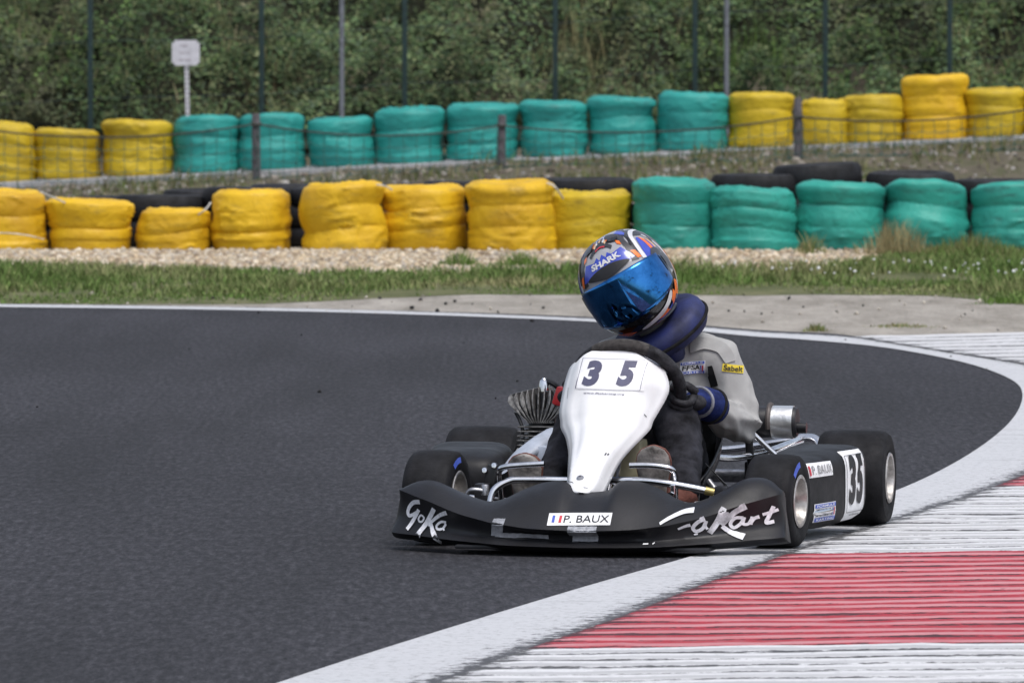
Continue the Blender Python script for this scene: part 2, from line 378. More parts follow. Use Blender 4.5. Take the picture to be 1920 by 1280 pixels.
F = np.array([(j * nx + i, j * nx + i + 1, (j + 1) * nx + i + 1, (j + 1) * nx + i) for j in range(len(ys) - 1) for i in range(nx - 1)])
tag(np_obj('ground', V, F, 'ground', smooth=True), 'bare earth with rubble behind the tyre walls', kind='structure')

EDGE = [(-3.9, 2), (-2.46, 8), (-1.1, 14), (-.51, 16.6), (-.323, 17.4), (-.079, 18.4), (.195, 19.49), (.55, 20.83), (.90, 22.3), (1.20, 23.55), (1.465, 25), (1.716, 26.7), (1.917, 28.4), (2.06, 30.1), (2.10, 31.3), (2.046, 32.55), (1.92, 33.65), (1.69, 34.8), (1.37, 35.6), (1.108, 36.07), (.537, 37.6), (-.248, 38.57), (-1.29, 39.35), (-2.73, 39.9), (-7, 41.0), (-16, 42)]
OUT = [(-3.4, 2), (-2.0, 8), (-.72, 14), (-.154, 16.6), (.02, 17.4), (.26, 18.4), (.49, 19.49), (.80, 20.85), (1.17, 22.3), (1.48, 23.55), (1.78, 25), (2.05, 26.7), (2.27, 28.4), (2.40, 30.1), (2.42, 31.3), (2.27, 32.75), (2.07, 33.75), (1.83, 34.9), (1.61, 35.95), (1.2, 36.55), (.56, 38.0), (-.24, 38.98), (-1.29, 39.78), (-2.75, 40.35), (-7, 41.5), (-16, 42.5)]
E_ = spline([(a, b_, 0) for a, b_ in EDGE], 5); O_ = spline([(a, b_, 0) for a, b_ in OUT], 5)
bm = bmesh.new()
rl = bm.verts.layers.float.new('rubber'); LN = (0, .25, .5, .8, 1.1, 1.5, 1.9, 2.4, 3, 4, 5.5, 8, 14, 60); LW = []
for q in E_:
    rg = []
    for d_ in LN:
        vv = bm.verts.new((q.x - d_, q.y, 0)); vv[rl] = math.exp(-((d_ - .8) / .45) ** 2) * .9 + .7 * math.exp(-((d_ - 3.0) / 1.1) ** 2); rg.append(vv)
    LW.append(rg)
Mi = [rg[0] for rg in LW]
for a, b_ in zip(LW, LW[1:]):
    for k in range(len(LN) - 1): bm.faces.new((a[k], a[k + 1], b_[k + 1], b_[k]))
# a strip of old asphalt beyond the line, seen where the apron starts
A2 = [bm.verts.new((q.x, q.y + .32 * sstep(34.5, 36.2, q.y) * sstep(-1.5, .6, q.x) , .0)) for q in O_]
for i in range(len(E_) - 1): bm.faces.new((Mi[i], A2[i], A2[i + 1], Mi[i + 1]))
tag(obj('race_track', bm, 'asphalt', smooth=False), 'dark asphalt race track bending round a hairpin', kind='structure')
bm = bmesh.new(); gl = bm.verts.layers.float.new('grime_shade'); rows = []
for q, o_ in zip(E_, O_):
    rg = []
    for k in range(7):
        u = k / 6; p_ = q.lerp(o_, u); vv = bm.verts.new((p_.x, p_.y, .004)); vv[gl] = .12 + .75 * u ** 4; rg.append(vv)
    rows.append(rg)
for a, b_ in zip(rows, rows[1:]):
    for k in range(6): bm.faces.new((a[k], a[k + 1], b_[k + 1], b_[k]))
tag(obj('edge_line', bm, 'line_paint', smooth=False), 'wide white painted line along the track edge', kind='structure')

# ribbed kerb in red and white blocks
kerb = empty('kerb', (0, 0, 0), label='ribbed concrete kerb painted in red and white blocks', kind='structure')
OY = [q for q in O_ if 1.9 < q.y < 36.2]
def out_x(y):
    for a, b_ in zip(OY, OY[1:]):
        if a.y <= y <= b_.y: return a.x + (b_.x - a.x) * (y - a.y) / (b_.y - a.y + 1e-9)
    return OY[-1].x
PITCH = .186
def ridge_h(u):                                  # u: 0..1 over one rib, near side first
    return .0 if u < .20 else (.0036 * (u - .20) / .08 if u < .28 else (.0036 if u < .82 else .0036 * (1 - (u - .82) / .18)))
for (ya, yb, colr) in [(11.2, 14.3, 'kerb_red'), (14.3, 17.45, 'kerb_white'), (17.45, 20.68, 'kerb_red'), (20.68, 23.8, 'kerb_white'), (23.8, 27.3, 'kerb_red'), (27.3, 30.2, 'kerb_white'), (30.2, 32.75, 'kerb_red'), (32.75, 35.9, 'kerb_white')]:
    bm = bmesh.new(); gl = bm.verts.layers.float_color.new('grime_shade'); rows = []
    n_r = max(1, round((yb - ya) / (.36 if ya > 32 else PITCH))); pit = (yb - ya) / n_r
    ts = [(i, u) for i in range(n_r) for u in (0, .10, .20, .24, .28, .42, .55, .82, .91)] + [(n_r, 0)]
    for i, u in ts:
        yy = ya + (i + u) * pit; rg = []; h0 = ridge_h(u)
        for k in range(33):
            tt = (k / 32) ** 1.25; off = .004 + 2.6 * tt
            wob = .042 * fbm(off * 1.3, i * 5.1, 1.5, 3, 4) + .018 * fbm(off * 9, i * 3.7, 1.5, 2, 9)
            y2 = min(yb, max(ya, yy + (wob if 0 < u and i < n_r else 0)))
            x = out_x(min(y2, 35.9)) + off
            y3 = y2 + .30 * off * sstep(32.7, 35, y2)
            wear = 1 + .45 * fbm(off * 2.3, i * 2.9, 2.2, 3, 6)
            z = .006 + .014 * sstep(0, 1.4, off) + h0 * wear * sstep(0, .07, off)
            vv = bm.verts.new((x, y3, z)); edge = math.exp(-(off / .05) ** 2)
            wear_sheen = 1 if .23 < u < .45 else 0  # rib tops: paint wear, on red also sky sheen put into the colour
            vv[gl] = (min(1, .12 + .62 * edge + ((.62 + .25 * fbm(off * 3.1, i * 1.9, 1, 3, 15)) if u < .21 else 0)), wear_sheen * .95, 0, 1); rg.append(vv)  # grooves: shadow line painted dark, along with real grime at the kerb edge
        rows.append(rg)
    for a, b_ in zip(rows, rows[1:]):
        for k in range(32): bm.faces.new((a[k], a[k + 1], b_[k + 1], b_[k]))
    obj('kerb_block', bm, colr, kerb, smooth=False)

# verge: sandy apron, turf, gravel bed
def sheet(name, rows_, m, z, label):
    bm = bmesh.new(); vs = [[bm.verts.new((x, y, z)) for x, y in r_] for r_ in rows_]
    for a, b_ in zip(vs, vs[1:]):
        for k in range(len(a) - 1): bm.faces.new((a[k], a[k + 1], b_[k + 1], b_[k]))
    return tag(obj(name, bm, m, smooth=False), label, kind='structure')
def turf_lo(x):           # near edge of the turf
    if x < -1.6: return 40.45 - (x + 1.6) * -.0 + .22 * max(0, -1.6 - x) * .3 + .12 * fbm(x, 3, 1.3)
    return 40.5 + (41.95 - 40.5) * sstep(-1.6, -.1, x) - 2.3 * sstep(2.2, 3.1, x) + .15 * fbm(x, 3, 1.3) + .08 * fbm(x, 3, 6)
def turf_hi(x):
    return 46.4 - .9 * sstep(-2.2, -.4, x) + .5 * sstep(.2, 1.6, x) + 4.0 * sstep(1.75, 2.7, x) + .25 * fbm(x, 9, 1.1)
X_ = [-9 + .15 * i for i in range(121)]
sheet('sand_apron', [[(x, 35.6 + (0 if x > 2 else 0)) for x in X_], [(x, 43) for x in X_]], 'sand', -.0035, 'dusty sand apron beyond the white line')
sheet('turf_strip', [[(x, turf_lo(x)) for x in X_], [(x, (turf_lo(x) + turf_hi(x)) / 2) for x in X_], [(x, turf_hi(x) + .3) for x in X_]], 'turf', -.002, 'strip of mown grass and bare soil')
sheet('gravel_bed', [[(x, turf_hi(x) - .3) for x in X_], [(x, 53) for x in X_]], 'gravel_bed', -.001, 'pale gravel bed before the tyre wall')

# gravel stones
ico = bmesh.new(); bmesh.ops.create_icosphere(ico, subdivisions=1, radius=1); ico.verts.ensure_lookup_table()
IV = np.array([q.co[:] for q in ico.verts]); IF = np.array([[v_.index for v_ in f.verts] for f in ico.faces]); ico.free()
def stones(name, pts, size, tints, label, m='stone'):
    n = len(pts); nv = len(IV)
    q = rng.normal(size=(n, 4)); q /= np.linalg.norm(q, axis=1, keepdims=True)
    a, b_, c, d = q.T
    Rm = np.stack([1 - 2 * (c * c + d * d), 2 * (b_ * c - a * d), 2 * (b_ * d + a * c), 2 * (b_ * c + a * d), 1 - 2 * (b_ * b_ + d * d), 2 * (c * d - a * b_), 2 * (b_ * d - a * c), 2 * (c * d + a * b_), 1 - 2 * (b_ * b_ + c * c)], 1).reshape(n, 3, 3)
    sc = size[:, None] * rng.uniform(.55, 1.15, (n, 3))
    jit = 1 + rng.uniform(-.2, .2, (n, nv, 1))
    P = np.einsum('nij,nvj->nvi', Rm, IV[None] * jit * sc[:, None, :]) + pts[:, None, :]
    Fs = (IF[None] + (np.arange(n) * nv)[:, None, None]).reshape(-1, 3)
    return tag(np_obj(name, P.reshape(-1, 3), Fs, m, np.repeat(tints, nv, 0)), label, kind='stuff')
n = 30000
px_ = rng.uniform(-6.5, 7, n); py_ = rng.uniform(45.0, 50.75, n)
keep = np.array([turf_hi(a) - .25 + .5 * rng.random() < b_ for a, b_ in zip(px_, py_)]); px_, py_ = px_[keep], py_[keep]; n = len(px_)
pz_ = np.array([-.004 + .006 * fbm(a, b_, 1.2) for a, b_ in zip(px_, py_)])
base = np.array([(.56, .46, .33), (.46, .37, .25), (.62, .54, .42), (.33, .25, .17), (.50, .39, .26), (.42, .37, .31)])[rng.integers(0, 6, n)] * rng.uniform(.6, 1.1, (n, 1))
stones('gravel', np.stack([px_, py_, pz_], 1), rng.uniform(.010, .032, n), base, 'pale limestone gravel heaped before the tyre wall')
# crumbs of rubber and grit on the apron and the track edge
n = 130
px_ = rng.uniform(-2.5, 3.4, n); py_ = rng.uniform(36.7, 42.2, n)
keep = [(b_ > 36.7 + max(0, (1.3 - a)) * .9) for a, b_ in zip(px_, py_)]; px_, py_ = px_[keep], py_[keep]; n = len(px_)
dk = rng.random(n) < .6
stones('rubber_crumbs', np.stack([px_, py_, np.full(n, .003)], 1), np.where(dk, rng.uniform(.004, .014, n), rng.uniform(.006, .016, n)), np.where(dk[:, None], (.03, .028, .028), (.42, .38, .33)) * rng.uniform(.7, 1.2, (n, 1)), 'crumbs of rubber and grit strewn on the apron')

n = 20; px_ = rng.uniform(-3, 2.2, n); py_ = rng.uniform(27, 38, n)
stones('track_crumbs', np.stack([px_, py_, np.full(n, .003)], 1), rng.uniform(.002, .009, n), np.full((n, 3), .015), 'black rubber crumbs lying on the asphalt')
# grass blades
def blades(name, px, py, pz, hgt, wid, tint, lean, label, parent=None):
    n = len(px); ang = rng.uniform(0, 2 * math.pi, n); dx, dy = np.cos(ang), np.sin(ang)
    la = rng.uniform(0, 2 * math.pi, n); lx, ly = np.cos(la) * lean * hgt, np.sin(la) * lean * hgt
    b0 = np.stack([px - dx * wid, py - dy * wid, pz], 1); b1 = np.stack([px + dx * wid, py + dy * wid, pz], 1)
    m0 = np.stack([px - dx * wid * .8 + lx * .4, py - dy * wid * .8 + ly * .4, pz + hgt * .6], 1); m1 = np.stack([px + dx * wid * .8 + lx * .4, py + dy * wid * .8 + ly * .4, pz + hgt * .6], 1)
    tp = np.stack([px + lx, py + ly, pz + hgt], 1); tp2 = tp + np.stack([dx, dy, 0 * dx], 1) * wid[:, None] * .15
    Vv = np.stack([b0, b1, m1, m0, tp2, tp], 1).reshape(-1, 3); i0 = np.arange(n)[:, None] * 6
    Fs = np.concatenate([i0 + np.array([[0, 1, 2, 3]]), i0 + np.array([[3, 2, 4, 5]])])
    o = np_obj(name, Vv, Fs, 'leaf', np.repeat(tint, 6, 0), parent)
    return tag(o, label, kind='stuff')
n = 200000
px_ = rng.uniform(-6.2, 7.4, n); py_ = rng.uniform(39.3, 50.2, n)
dens = np.array([(turf_lo(a) - .12 < b_ < turf_hi(a) + .1) and (.40 + .9 * fbm(a, b_ * .6, 1.1, 4, 3) + .25 * sstep(0, 1.2, b_ - turf_lo(a))) > rng.random() * .95 for a, b_ in zip(px_, py_)])
px_, py_ = px_[dens], py_[dens]; n = len(px_)
fb = np.array([fbm(a, b_ * .5, .9, 4, 5) for a, b_ in zip(px_, py_)])
hg = np.array([.014 + .038 * sstep(.1, 2.5, b_ - turf_lo(a)) for a, b_ in zip(px_, py_)]) * (1 + .9 * np.clip(fb, -.5, 1)) * rng.uniform(.5, 1.4, n)
dry = np.clip(.24 + .5 * np.array([fbm(a, b_, .8, 3, 8) for a, b_ in zip(px_, py_)]) + rng.normal(0, .18, n), 0, 1)[:, None]
tint = ((1 - dry) * np.array((.105, .175, .045)) + dry * np.array((.30, .265, .145))) * rng.uniform(.6, 1.35, (n, 1))
blades('grass', px_, py_, np.full(n, .002), hg, rng.uniform(.0025, .006, n), tint, .55, 'green grass growing on the verge')
# taller dry grass tufts standing before the teal stacks and in the gravel
def tuft(cx, cy, r_, n, h_, col1, col2, label, name='grass_tuft', lean=.4, wid=.003):
    a = rng.normal(0, r_, n); b_ = rng.normal(0, r_ * .8, n)
    k = rng.random((n, 1)); tint = (k * np.array(col1) + (1 - k) * np.array(col2)) * rng.uniform(.7, 1.2, (n, 1))
    z0 = np.array([ground_z(cx + p, cy + q) for p, q in zip(a, b_)])
    o = blades(name, cx + a, cy + b_, z0, h_ * rng.uniform(.35, 1.1, n) * np.exp(-(a / r_ / 1.6) ** 2), rng.uniform(.5, 1.3, n) * wid, tint, lean, None)
    tag(o, label); return o
G1, G2, D1, D2 = (.09, .17, .03), (.13, .20, .05), (.36, .30, .16), (.27, .24, .12)
tuft(2.55, 49.6, .16, 520, .25, D1, D2, 'tall dry straw coloured grass tuft before a teal stack')
tuft(3.05, 49.4, .20, 900, .17, G1, D2, 'mixed green and dry grass tuft beside the straw coloured tuft')
tuft(2.0, 49.8, .07, 160, .17, D1, G2, 'thin dry grass tuft at the edge of the gravel')
tuft(-.33, 47.2, .08, 260, .12, G1, G2, 'small green weed tuft in the gravel below yellow stacks')
tuft(.06, 47.0, .11, 380, .12, G1, G2, 'bushy green weed tuft in the gravel behind the helmet')
tuft(.95, 45.4, .10, 300, .09, G1, G2, 'low green weed tuft where turf meets gravel')
tuft(1.5, 36.75, .035, 120, .05, G2, D2, 'tiny weed tuft at the tip of the far kerb')
tuft(1.95, 37.3, .10, 240, .025, D1, G2, 'flat dry weed tuft along the far kerb')
tuft(2.66, 40.6, .08, 220, .05, G1, G2, 'low weed tuft at the edge of the apron')
# clover heads in the turf
n = 60; px_ = rng.uniform(1.2, 3.4, n) + 0; py_ = rng.uniform(43.2, 46.6, n)
stones('clover_flowers', np.stack([px_, py_, rng.uniform(.05, .085, n)], 1), rng.uniform(.006, .012, n), np.full((n, 3), .72) * rng.uniform(.8, 1.1, (n, 1)), 'white clover heads scattered through the turf')

# hillside and its brambles
def hill_z(x, y):
    return ground_z(x, y) + .42 * fbm(x, y, .55, 5, 11) + .14 * fbm(x, y, 1.9, 3, 13)
def leaves(name, n, x0, x1, y0, y1, size, label, lift=.0, bare=.0, tints=None, seed=0):
    px = rng.uniform(x0, x1, n); py = y0 + (y1 - y0) * rng.random(n) ** 1.25
    zz = np.array([hill_z(a, b_) for a, b_ in zip(px, py)])
    fb = np.array([fbm(a, b_, .42, 4, 21 + seed) for a, b_ in zip(px, py)]); fc = np.array([fbm(a, b_, 1.7, 3, 31 + seed) for a, b_ in zip(px, py)])
    fd = np.array([fbm(a, b_ * 1.6, .8, 3, 61 + seed) for a, b_ in zip(px, py)])
    bump = np.array([abs(fbm(a, b_, .95, 3, 41)) for a, b_ in zip(px, py)])
    zz = zz + lift + bump * .95 + rng.uniform(-.10, .05, n)
    k = rng.random(n) > bare * np.clip(.5 + fb, 0, 1); px, py, zz, fb, fc, fd = px[k], py[k], zz[k], fb[k], fc[k], fd[k]; n = len(px)
    base = np.array(tints)[rng.integers(0, len(tints), n)]
    dryc = np.array((.145, .125, .085)); f = np.clip(fb * 1.5 - .26 + .32 * np.exp(-((px - 1.1) / 1.2) ** 2), 0, .85)[:, None]
    base = (base * (1 - f) + dryc * f) * (1 + .6 * np.clip(fc, -.7, 1))[:, None] * (1 + .75 * np.clip(fd, -.7, .9))[:, None] * rng.uniform(.72, 1.28, (n, 1))
    nrm = rng.normal(0, .38, (n, 3)) + np.array((0, -.55, .75)); nrm /= np.linalg.norm(nrm, axis=1, keepdims=True)
    a = np.cross(nrm, rng.normal(size=(n, 3))); a /= np.linalg.norm(a, axis=1, keepdims=True); b_ = np.cross(nrm, a)
    sz = size * rng.uniform(.55, 1.35, (n, 1)); c = np.stack([px, py, zz], 1)
    Vv = np.stack([c - a * sz, c - b_ * sz * .55 + nrm * sz * .12, c + a * sz, c + b_ * sz * .55 + nrm * sz * .12], 1).reshape(-1, 3)
    Fs = np.arange(n)[:, None] * 4 + np.arange(4)[None]
    return tag(np_obj(name, Vv, Fs, 'leaf', np.repeat(base, 4, 0)), label, kind='stuff')
GT = [(.066, .104, .046), (.054, .088, .042), (.082, .118, .052), (.058, .080, .050), (.104, .124, .060)]
leaves('bramble_cover', 260000, -9, 9, 79.0, 88, .030, 'dense dark brambles and ivy covering the hillside', tints=GT)
leaves('bramble_cover', 60000, -9, 9, 79.2, 88, .026, 'fine leafy shoots among the hillside brambles', lift=.06, bare=.6, tints=[(.07, .11, .035), (.085, .11, .045), (.05, .09, .03)], seed=3)
leaves('bramble_cover', 30000, -14, 14, 87, 96, .07, 'brambles on the upper hillside', tints=GT)
for (cx, cy, r_, n, h_, c1, c2, lb) in [
    (.75, 80.2, .30, 120, .7, (.30, .27, .14), (.2, .19, .09), 'patch of tall pale dry stalks on the hillside'),
    (1.5, 80.9, .45, 160, .75, (.26, .24, .12), (.16, .16, .07), 'wide patch of tall straw stalks on the hillside by the grey pole'),
    (-2.6, 79.8, .35, 200, .45, (.22, .17, .10), (.15, .13, .07), 'brown dry stalks behind the teal stacks near a timber post'),
    (-4.6, 79.6, .35, 220, .40, (.22, .18, .10), (.14, .14, .06), 'brown dry stalks on the hillside above yellow stacks'),
    (2.4, 79.9, .5, 420, .38, (.10, .17, .04), (.08, .13, .04), 'fresh green weeds on the hillside behind the yellow stacks')]:
    tuft(cx, cy, r_, n, h_, c1, c2, lb, name='dry_weeds', lean=.22, wid=.006)
n = 30000; px_ = rng.uniform(-8, 8, n); py_ = rng.uniform(79, 86, n)
k = np.array([fbm(a, b_, .5, 4, 71) > .05 + .35 * rng.random() for a, b_ in zip(px_, py_)]); px_, py_ = px_[k], py_[k]; n = len(px_)
pz_ = np.array([hill_z(a, b_) + .9 * abs(fbm(a, b_, .95, 3, 41)) - .08 for a, b_ in zip(px_, py_)]); d_ = rng.random((n, 1)) ** 1.5
blades('hill_grass', px_, py_, pz_, rng.uniform(.12, .34, n), rng.uniform(.003, .007, n), ((1 - d_) * np.array((.13, .155, .06)) + d_ * np.array((.27, .235, .14))) * rng.uniform(.7, 1.2, (n, 1)), .35, 'rough grass growing through the hillside brambles')

# dark leaf litter under the brambles
V = np.array([(x, y, hill_z(x, y) - .02) for y in [78.9 + .25 * i for i in range(72)] for x in [-15 + .3 * i for i in range(101)]])
F = np.array([(j * 101 + i, j * 101 + i + 1, (j + 1) * 101 + i + 1, (j + 1) * 101 + i) for j in range(71) for i in range(100)])
tag(np_obj('hillside', V, F, 'litter', smooth=True), 'dark soil and leaf litter of the hillside', kind='structure')
# rubble and weeds on the bank between the two tyre rows
n = 2600; px_ = rng.uniform(-6, 6.5, n); py_ = rng.uniform(62, 73, n)
pz_ = np.array([ground_z(a, b_) for a, b_ in zip(px_, py_)])
stones('bank_rubble', np.stack([px_, py_, pz_], 1), rng.uniform(.012, .05, n), np.array([(.20, .17, .14), (.28, .25, .21), (.12, .10, .08), (.34, .32, .30)])[rng.integers(0, 4, n)] * rng.uniform(.7, 1.1, (n, 1)), 'grey rubble lying on the bank between the tyre rows')
n = 26000; px_ = rng.uniform(-6, 6.5, n); py_ = rng.uniform(61, 73.2, n)
k = np.array([fbm(a, b_, .8, 4, 51) + .30 * sstep(0, 1, (b_ - 64) / 8) * .6 > .12 + .5 * rng.random() for a, b_ in zip(px_, py_)]); px_, py_ = px_[k], py_[k]; n = len(px_)
pz_ = np.array([ground_z(a, b_) for a, b_ in zip(px_, py_)]); d_ = rng.random((n, 1))
blades('bank_weeds', px_, py_, pz_, rng.uniform(.03, .15, n), rng.uniform(.003, .007, n), (d_ * np.array((.075, .125, .03)) + (1 - d_) * np.array((.19, .16, .085))) * rng.uniform(.6, 1.3, (n, 1)), .5, 'weeds growing on the bank between the tyre rows')
# concrete strip that carries the rear tyre row
bm = bmesh.new(); rg = []
for x in [-9 + .5 * i for i in range(37)]:
    z = z_back(x); rg.append([Vector((x, 73.15, z - .10)), Vector((x, 73.15, z + .02)), Vector((x, 74.9, z + .025)), Vector((x, 74.9, z - .10))])
rings_to(bm, rg); tag(obj('concrete_strip', bm, 'concrete', smooth=False), 'pale concrete strip under the rear tyre row', kind='structure')

# ------------------------------------------------------------------ tyre stacks
def film_stack(cx, cy, z0, rad, hgt, ntyre, colr, label, group, seed, squash=1.0, hole=False, lean=0., tuftn=0):
    root = empty('wrapped_tyre_stack', (cx, cy, z0), seed * 1.7, label=label, cat='tyre stack', group=group)
    bm = bmesh.new(); seg, lay = 64, 42; rings = []
    rs = random.Random(seed); offx = [rs.uniform(-.018, .018) for _ in range(ntyre + 1)]; offy = [rs.uniform(-.02, .02) for _ in range(ntyre + 1)]
    rv = [1 + rs.uniform(-.055, .03) for _ in range(ntyre + 1)]
    waist = [rs.uniform(.035, .085) for _ in range(ntyre + 1)]
    ca, sa = math.cos(-seed * 1.7), math.sin(-seed * 1.7)
    def disp(a, z, amp=1):
        q = Vector((math.cos(a) * 1.2, math.sin(a) * 1.2, z * 3 + seed * 3.1))
        dd = .009 * noise.noise(q * 1.3)
        rdg = 1 - abs(noise.noise(Vector((a * 2.6 + z * 5.5, z * 9 - a * 1.4, seed * 1.3))))
        rdg2 = 1 - abs(noise.noise(Vector((a * 5.2 - z * 9, z * 7, seed * 2.7 + 5))))
        msk = sstep(-.1, .35, noise.noise(Vector((a * 1.3, z * 4, seed + 9.5))))
        return (dd + (.015 * rdg ** 7 + .009 * rdg2 ** 8) * msk - .004) * amp
    for j in range(lay + 1):
        u = j / lay; rg = []
        for i in range(seg):
          a = 2 * math.pi * i / seg
          f = min(ntyre - 1e-4, max(0, u * ntyre + .16 * math.sin(math.pi * u) * math.cos(a + seed * 2.1) + .07 * math.sin(math.pi * u) * math.cos(2 * a + seed))); k = min(ntyre - 1, int(f)); fr = f - k
          bul = abs(math.sin(math.pi * fr)) ** .32
          wz = waist[k] if fr < .5 else waist[k + 1]
          if (k == 0 and fr < .5): wz = .04
          sm = sstep(.3, .7, fr)
          rr = rad * 1.01 * (rv[k] if fr < .5 and k == 0 else rv[k] * (1 - sm) + rv[min(k + 1, ntyre)] * sm) * (1 - wz * (1 - bul))
          if u > .94: rr *= 1 - .06 * ((u - .94) / .06) ** 2.2
          ox = offx[k] * (1 - fr) + offx[k + 1] * fr; oy = offy[k] * (1 - fr) + offy[k + 1] * fr
          r2 = rr + disp(a, u * hgt)
          Z = hgt * u * (1 + .025 * math.cos(a + seed)) + .014 * noise.noise(Vector((math.cos(a) * 1.3, math.sin(a) * 1.3, seed))) * u
          rg.append(Vector((r2 * math.cos(a) + ox, r2 * math.sin(a) * squash + oy, Z)))
        rings.append(rg)
    crest = .35 * tuftn
    top = rings[-1]; cx_ = sum((q.x for q in top)) / seg; cy_ = sum((q.y for q in top)) / seg; zt = sum(q.z for q in top) / seg
    for s_, dz in ((.95, .010), (.87, .016), (.72, .014), (.52, -.012), (.40, -.04 if hole else -.022)) + ((() if hole else ((.2, -.028), (.04, -.03)))):
        rg = []
        for i, q in enumerate(top):
            a = 2 * math.pi * i / seg
            cr = 1 - abs(noise.noise(Vector((a * 4.2 + s_ * 3, s_ * 3, seed * 1.9))))
            rg.append(Vector((cx_ + (q.x - cx_) * s_, cy_ + (q.y - cy_) * s_, q.z + dz + .009 * cr ** 6 * (1 - abs(s_ - .7)) * crest + .006 * noise.noise(Vector((a * 2, s_ * 5, seed))))))
        rings.append(rg)
    if lean:
        for rg in rings:
            for q in rg:
                u = max(0, q.z / hgt) ** 2; wy = q.x * math.sin(seed * 1.7) + q.y * math.cos(seed * 1.7)
                q.z += lean * wy * u
    rings_to(bm, rings[:lay + 2], caps=False); o = obj('film_wrap', bm, colr, root)
    bm = bmesh.new(); V_ = rings_to(bm, rings[lay + 1:], caps=False)
    if not hole: bm.faces.new(V_[-1])
    o = obj('film_top', bm, colr, root)
    if hole:
        bm = bmesh.new(); lathe(bm, [(rad * .46, hgt - .16), (rad * .40, hgt - .05), (rad * .52, hgt - .012), (rad * .62, hgt - .05), (rad * .62, hgt - .16)], seg=28, closed_prof=True); obj('tyre', bm, 'black_tyre', root)
    return root
S1 = 14000 / 50.7
front = [(-200, -45, 350, 472, 'film_yellow', 3, 0), (-62, 86, 358, 472, 'film_yellow', 3, 0), (89, 248, 375, 474, 'film_yellow', 2, 0), (256, 396, 393, 472, 'film_yellow', 2, .0), (393, 549, 358, 472, 'film_yellow', 3, 0), (562, 722, 344, 471, 'film_yellow', 3, .0), (707, 874, 349, 470, 'film_yellow', 3, 0), (873, 1041, 340, 470, 'film_yellow', 3, 0), (1018, 1184, 361, 470, 'film_mustard', 2, -.04),
         (1187, 1347, 337, 474, 'film_teal', 3, -.02), (1334, 1498, 353, 477, 'film_teal', 3, -.06), (1493, 1661, 343, 482, 'film_teal', 3, 0), (1660, 1822, 346, 480, 'film_teal', 3, -.10), (1822, 1985, 348, 482, 'film_teal', 3, -.08), (1990, 2140, 345, 482, 'film_teal', 3, 0)]
f_label = ['yellow film wrapped tyre stack at the far end of the front row', 'yellow wrapped stack with a white cord round its middle', 'low wide yellow wrapped stack of two tyres beside the corded one', 'lowest yellow wrapped stack of two tyres with a rope over its rim', 'tall yellow wrapped stack right after the lowest one in the front row',
           'yellow wrapped stack with three even tyres and ruffled film on top', 'yellow wrapped stack with crooked bulges next to the ruffled one', 'tallest bright yellow stack, white strap at its top edge', 'slumped mustard yellow stack of two tyres beside the teal ones',
           'teal wrapped stack next to the slumped mustard yellow stack', 'shorter teal stack with two black dots on its film', 'teal wrapped stack in front of the raised black tyre', 'teal stack with an open tyre hole on top behind dry grass', 'teal stack with an open top beyond the dry grass tuft', 'last teal wrapped stack of the front row']
for i, (x0, x1, yt, yb, cl, nt_, ln) in enumerate(front):
    cx = ((x0 + x1) / 2 - 960) / S1; rad = (x1 - x0) / 2 / S1 * 1.0
    dy = {5: -.12, 6: .12, 7: -.1, 8: .12, 10: -.15, 12: .05}.get(i, 0)
    hgt = CAM_H - (yt - 75) / S1
    film_stack(cx, 51.0 + dy, -.004, rad, hgt - .012, nt_, cl, f_label[i], 'front row of wrapped tyre stacks', i + 3, hole=i in (12, 13), lean=ln, tuftn=0 if i in (12, 13) else (5 if i in (5, 8, 10) else 2))
S2 = 14000 / 74.0
back = [(-180, -55, 226, 347, 'film_mustard', 3), (-52, 68, 230, 346, 'film_mustard', 3), (67, 187, 243, 343, 'film_mustard', 3), (192, 322, 227, 340, 'film_mustard', 3), (325, 451, 219, 335, 'film_teal2', 3), (449, 572, 215, 330, 'film_teal2', 3), (577, 702, 221, 326, 'film_teal2', 3), (702, 833, 204, 321, 'film_teal2', 3), (836, 972, 196, 315, 'film_teal2', 3), (975, 1101, 191, 306, 'film_teal2', 3), (1104, 1231, 183, 300, 'film_teal2', 3), (1234, 1366, 176, 293, 'film_teal2', 3),
        (1365, 1489, 176, 287, 'film_mustard', 3), (1494, 1598, 189, 281, 'film_mustard', 2), (1582, 1696, 180, 274, 'film_mustard', 3), (1687, 1812, 142, 268, 'film_yellow', 3), (1807, 1925, 167, 264, 'film_mustard', 3), (1920, 2050, 162, 258, 'film_mustard', 3)]
b_label = ['mustard wrapped stack at the far end of the rear row', 'mustard stack in the rear row behind the corded yellow stack', 'short mustard stack in the rear row behind sagging green net', 'mustard stack in the rear row beside the first teal one', 'teal stack in the rear row below the white sign', 'teal stack directly behind the first timber fence post', 'low teal stack below the first grey pole', 'teal stack with a crumpled film crest on top', 'teal stack behind the middle timber fence post', 'teal stack after the middle timber post with dry stalks before it', 'teal stack with dark scuffs in the rear row', 'tall teal stack in the rear row next to the mustard ones',
           'square mustard stack behind the last timber post', 'smallest mustard stack with a crumpled top past the last timber post', 'mustard stack of the rear row beside the tallest yellow one', 'tallest bright yellow stack of the rear row on the bank', 'mustard stack past the tallest yellow one of the rear row', 'end mustard stack of the rear row on the bank']
for i, (x0, x1, yt, yb, cl, nt_) in enumerate(back):
    cx = ((x0 + x1) / 2 - 960) / S2; rad = (x1 - x0) / 2 / S2 * 1.01; zb = z_back(cx) + .023
    ztop = CAM_H - (yt - 75) / S2
    film_stack(cx, 74.0, zb, rad, ztop - zb - .012, nt_, cl, b_label[i], 'rear row of wrapped tyre stacks', i + 30, tuftn=6 if i in (7, 11, 13) else 2)
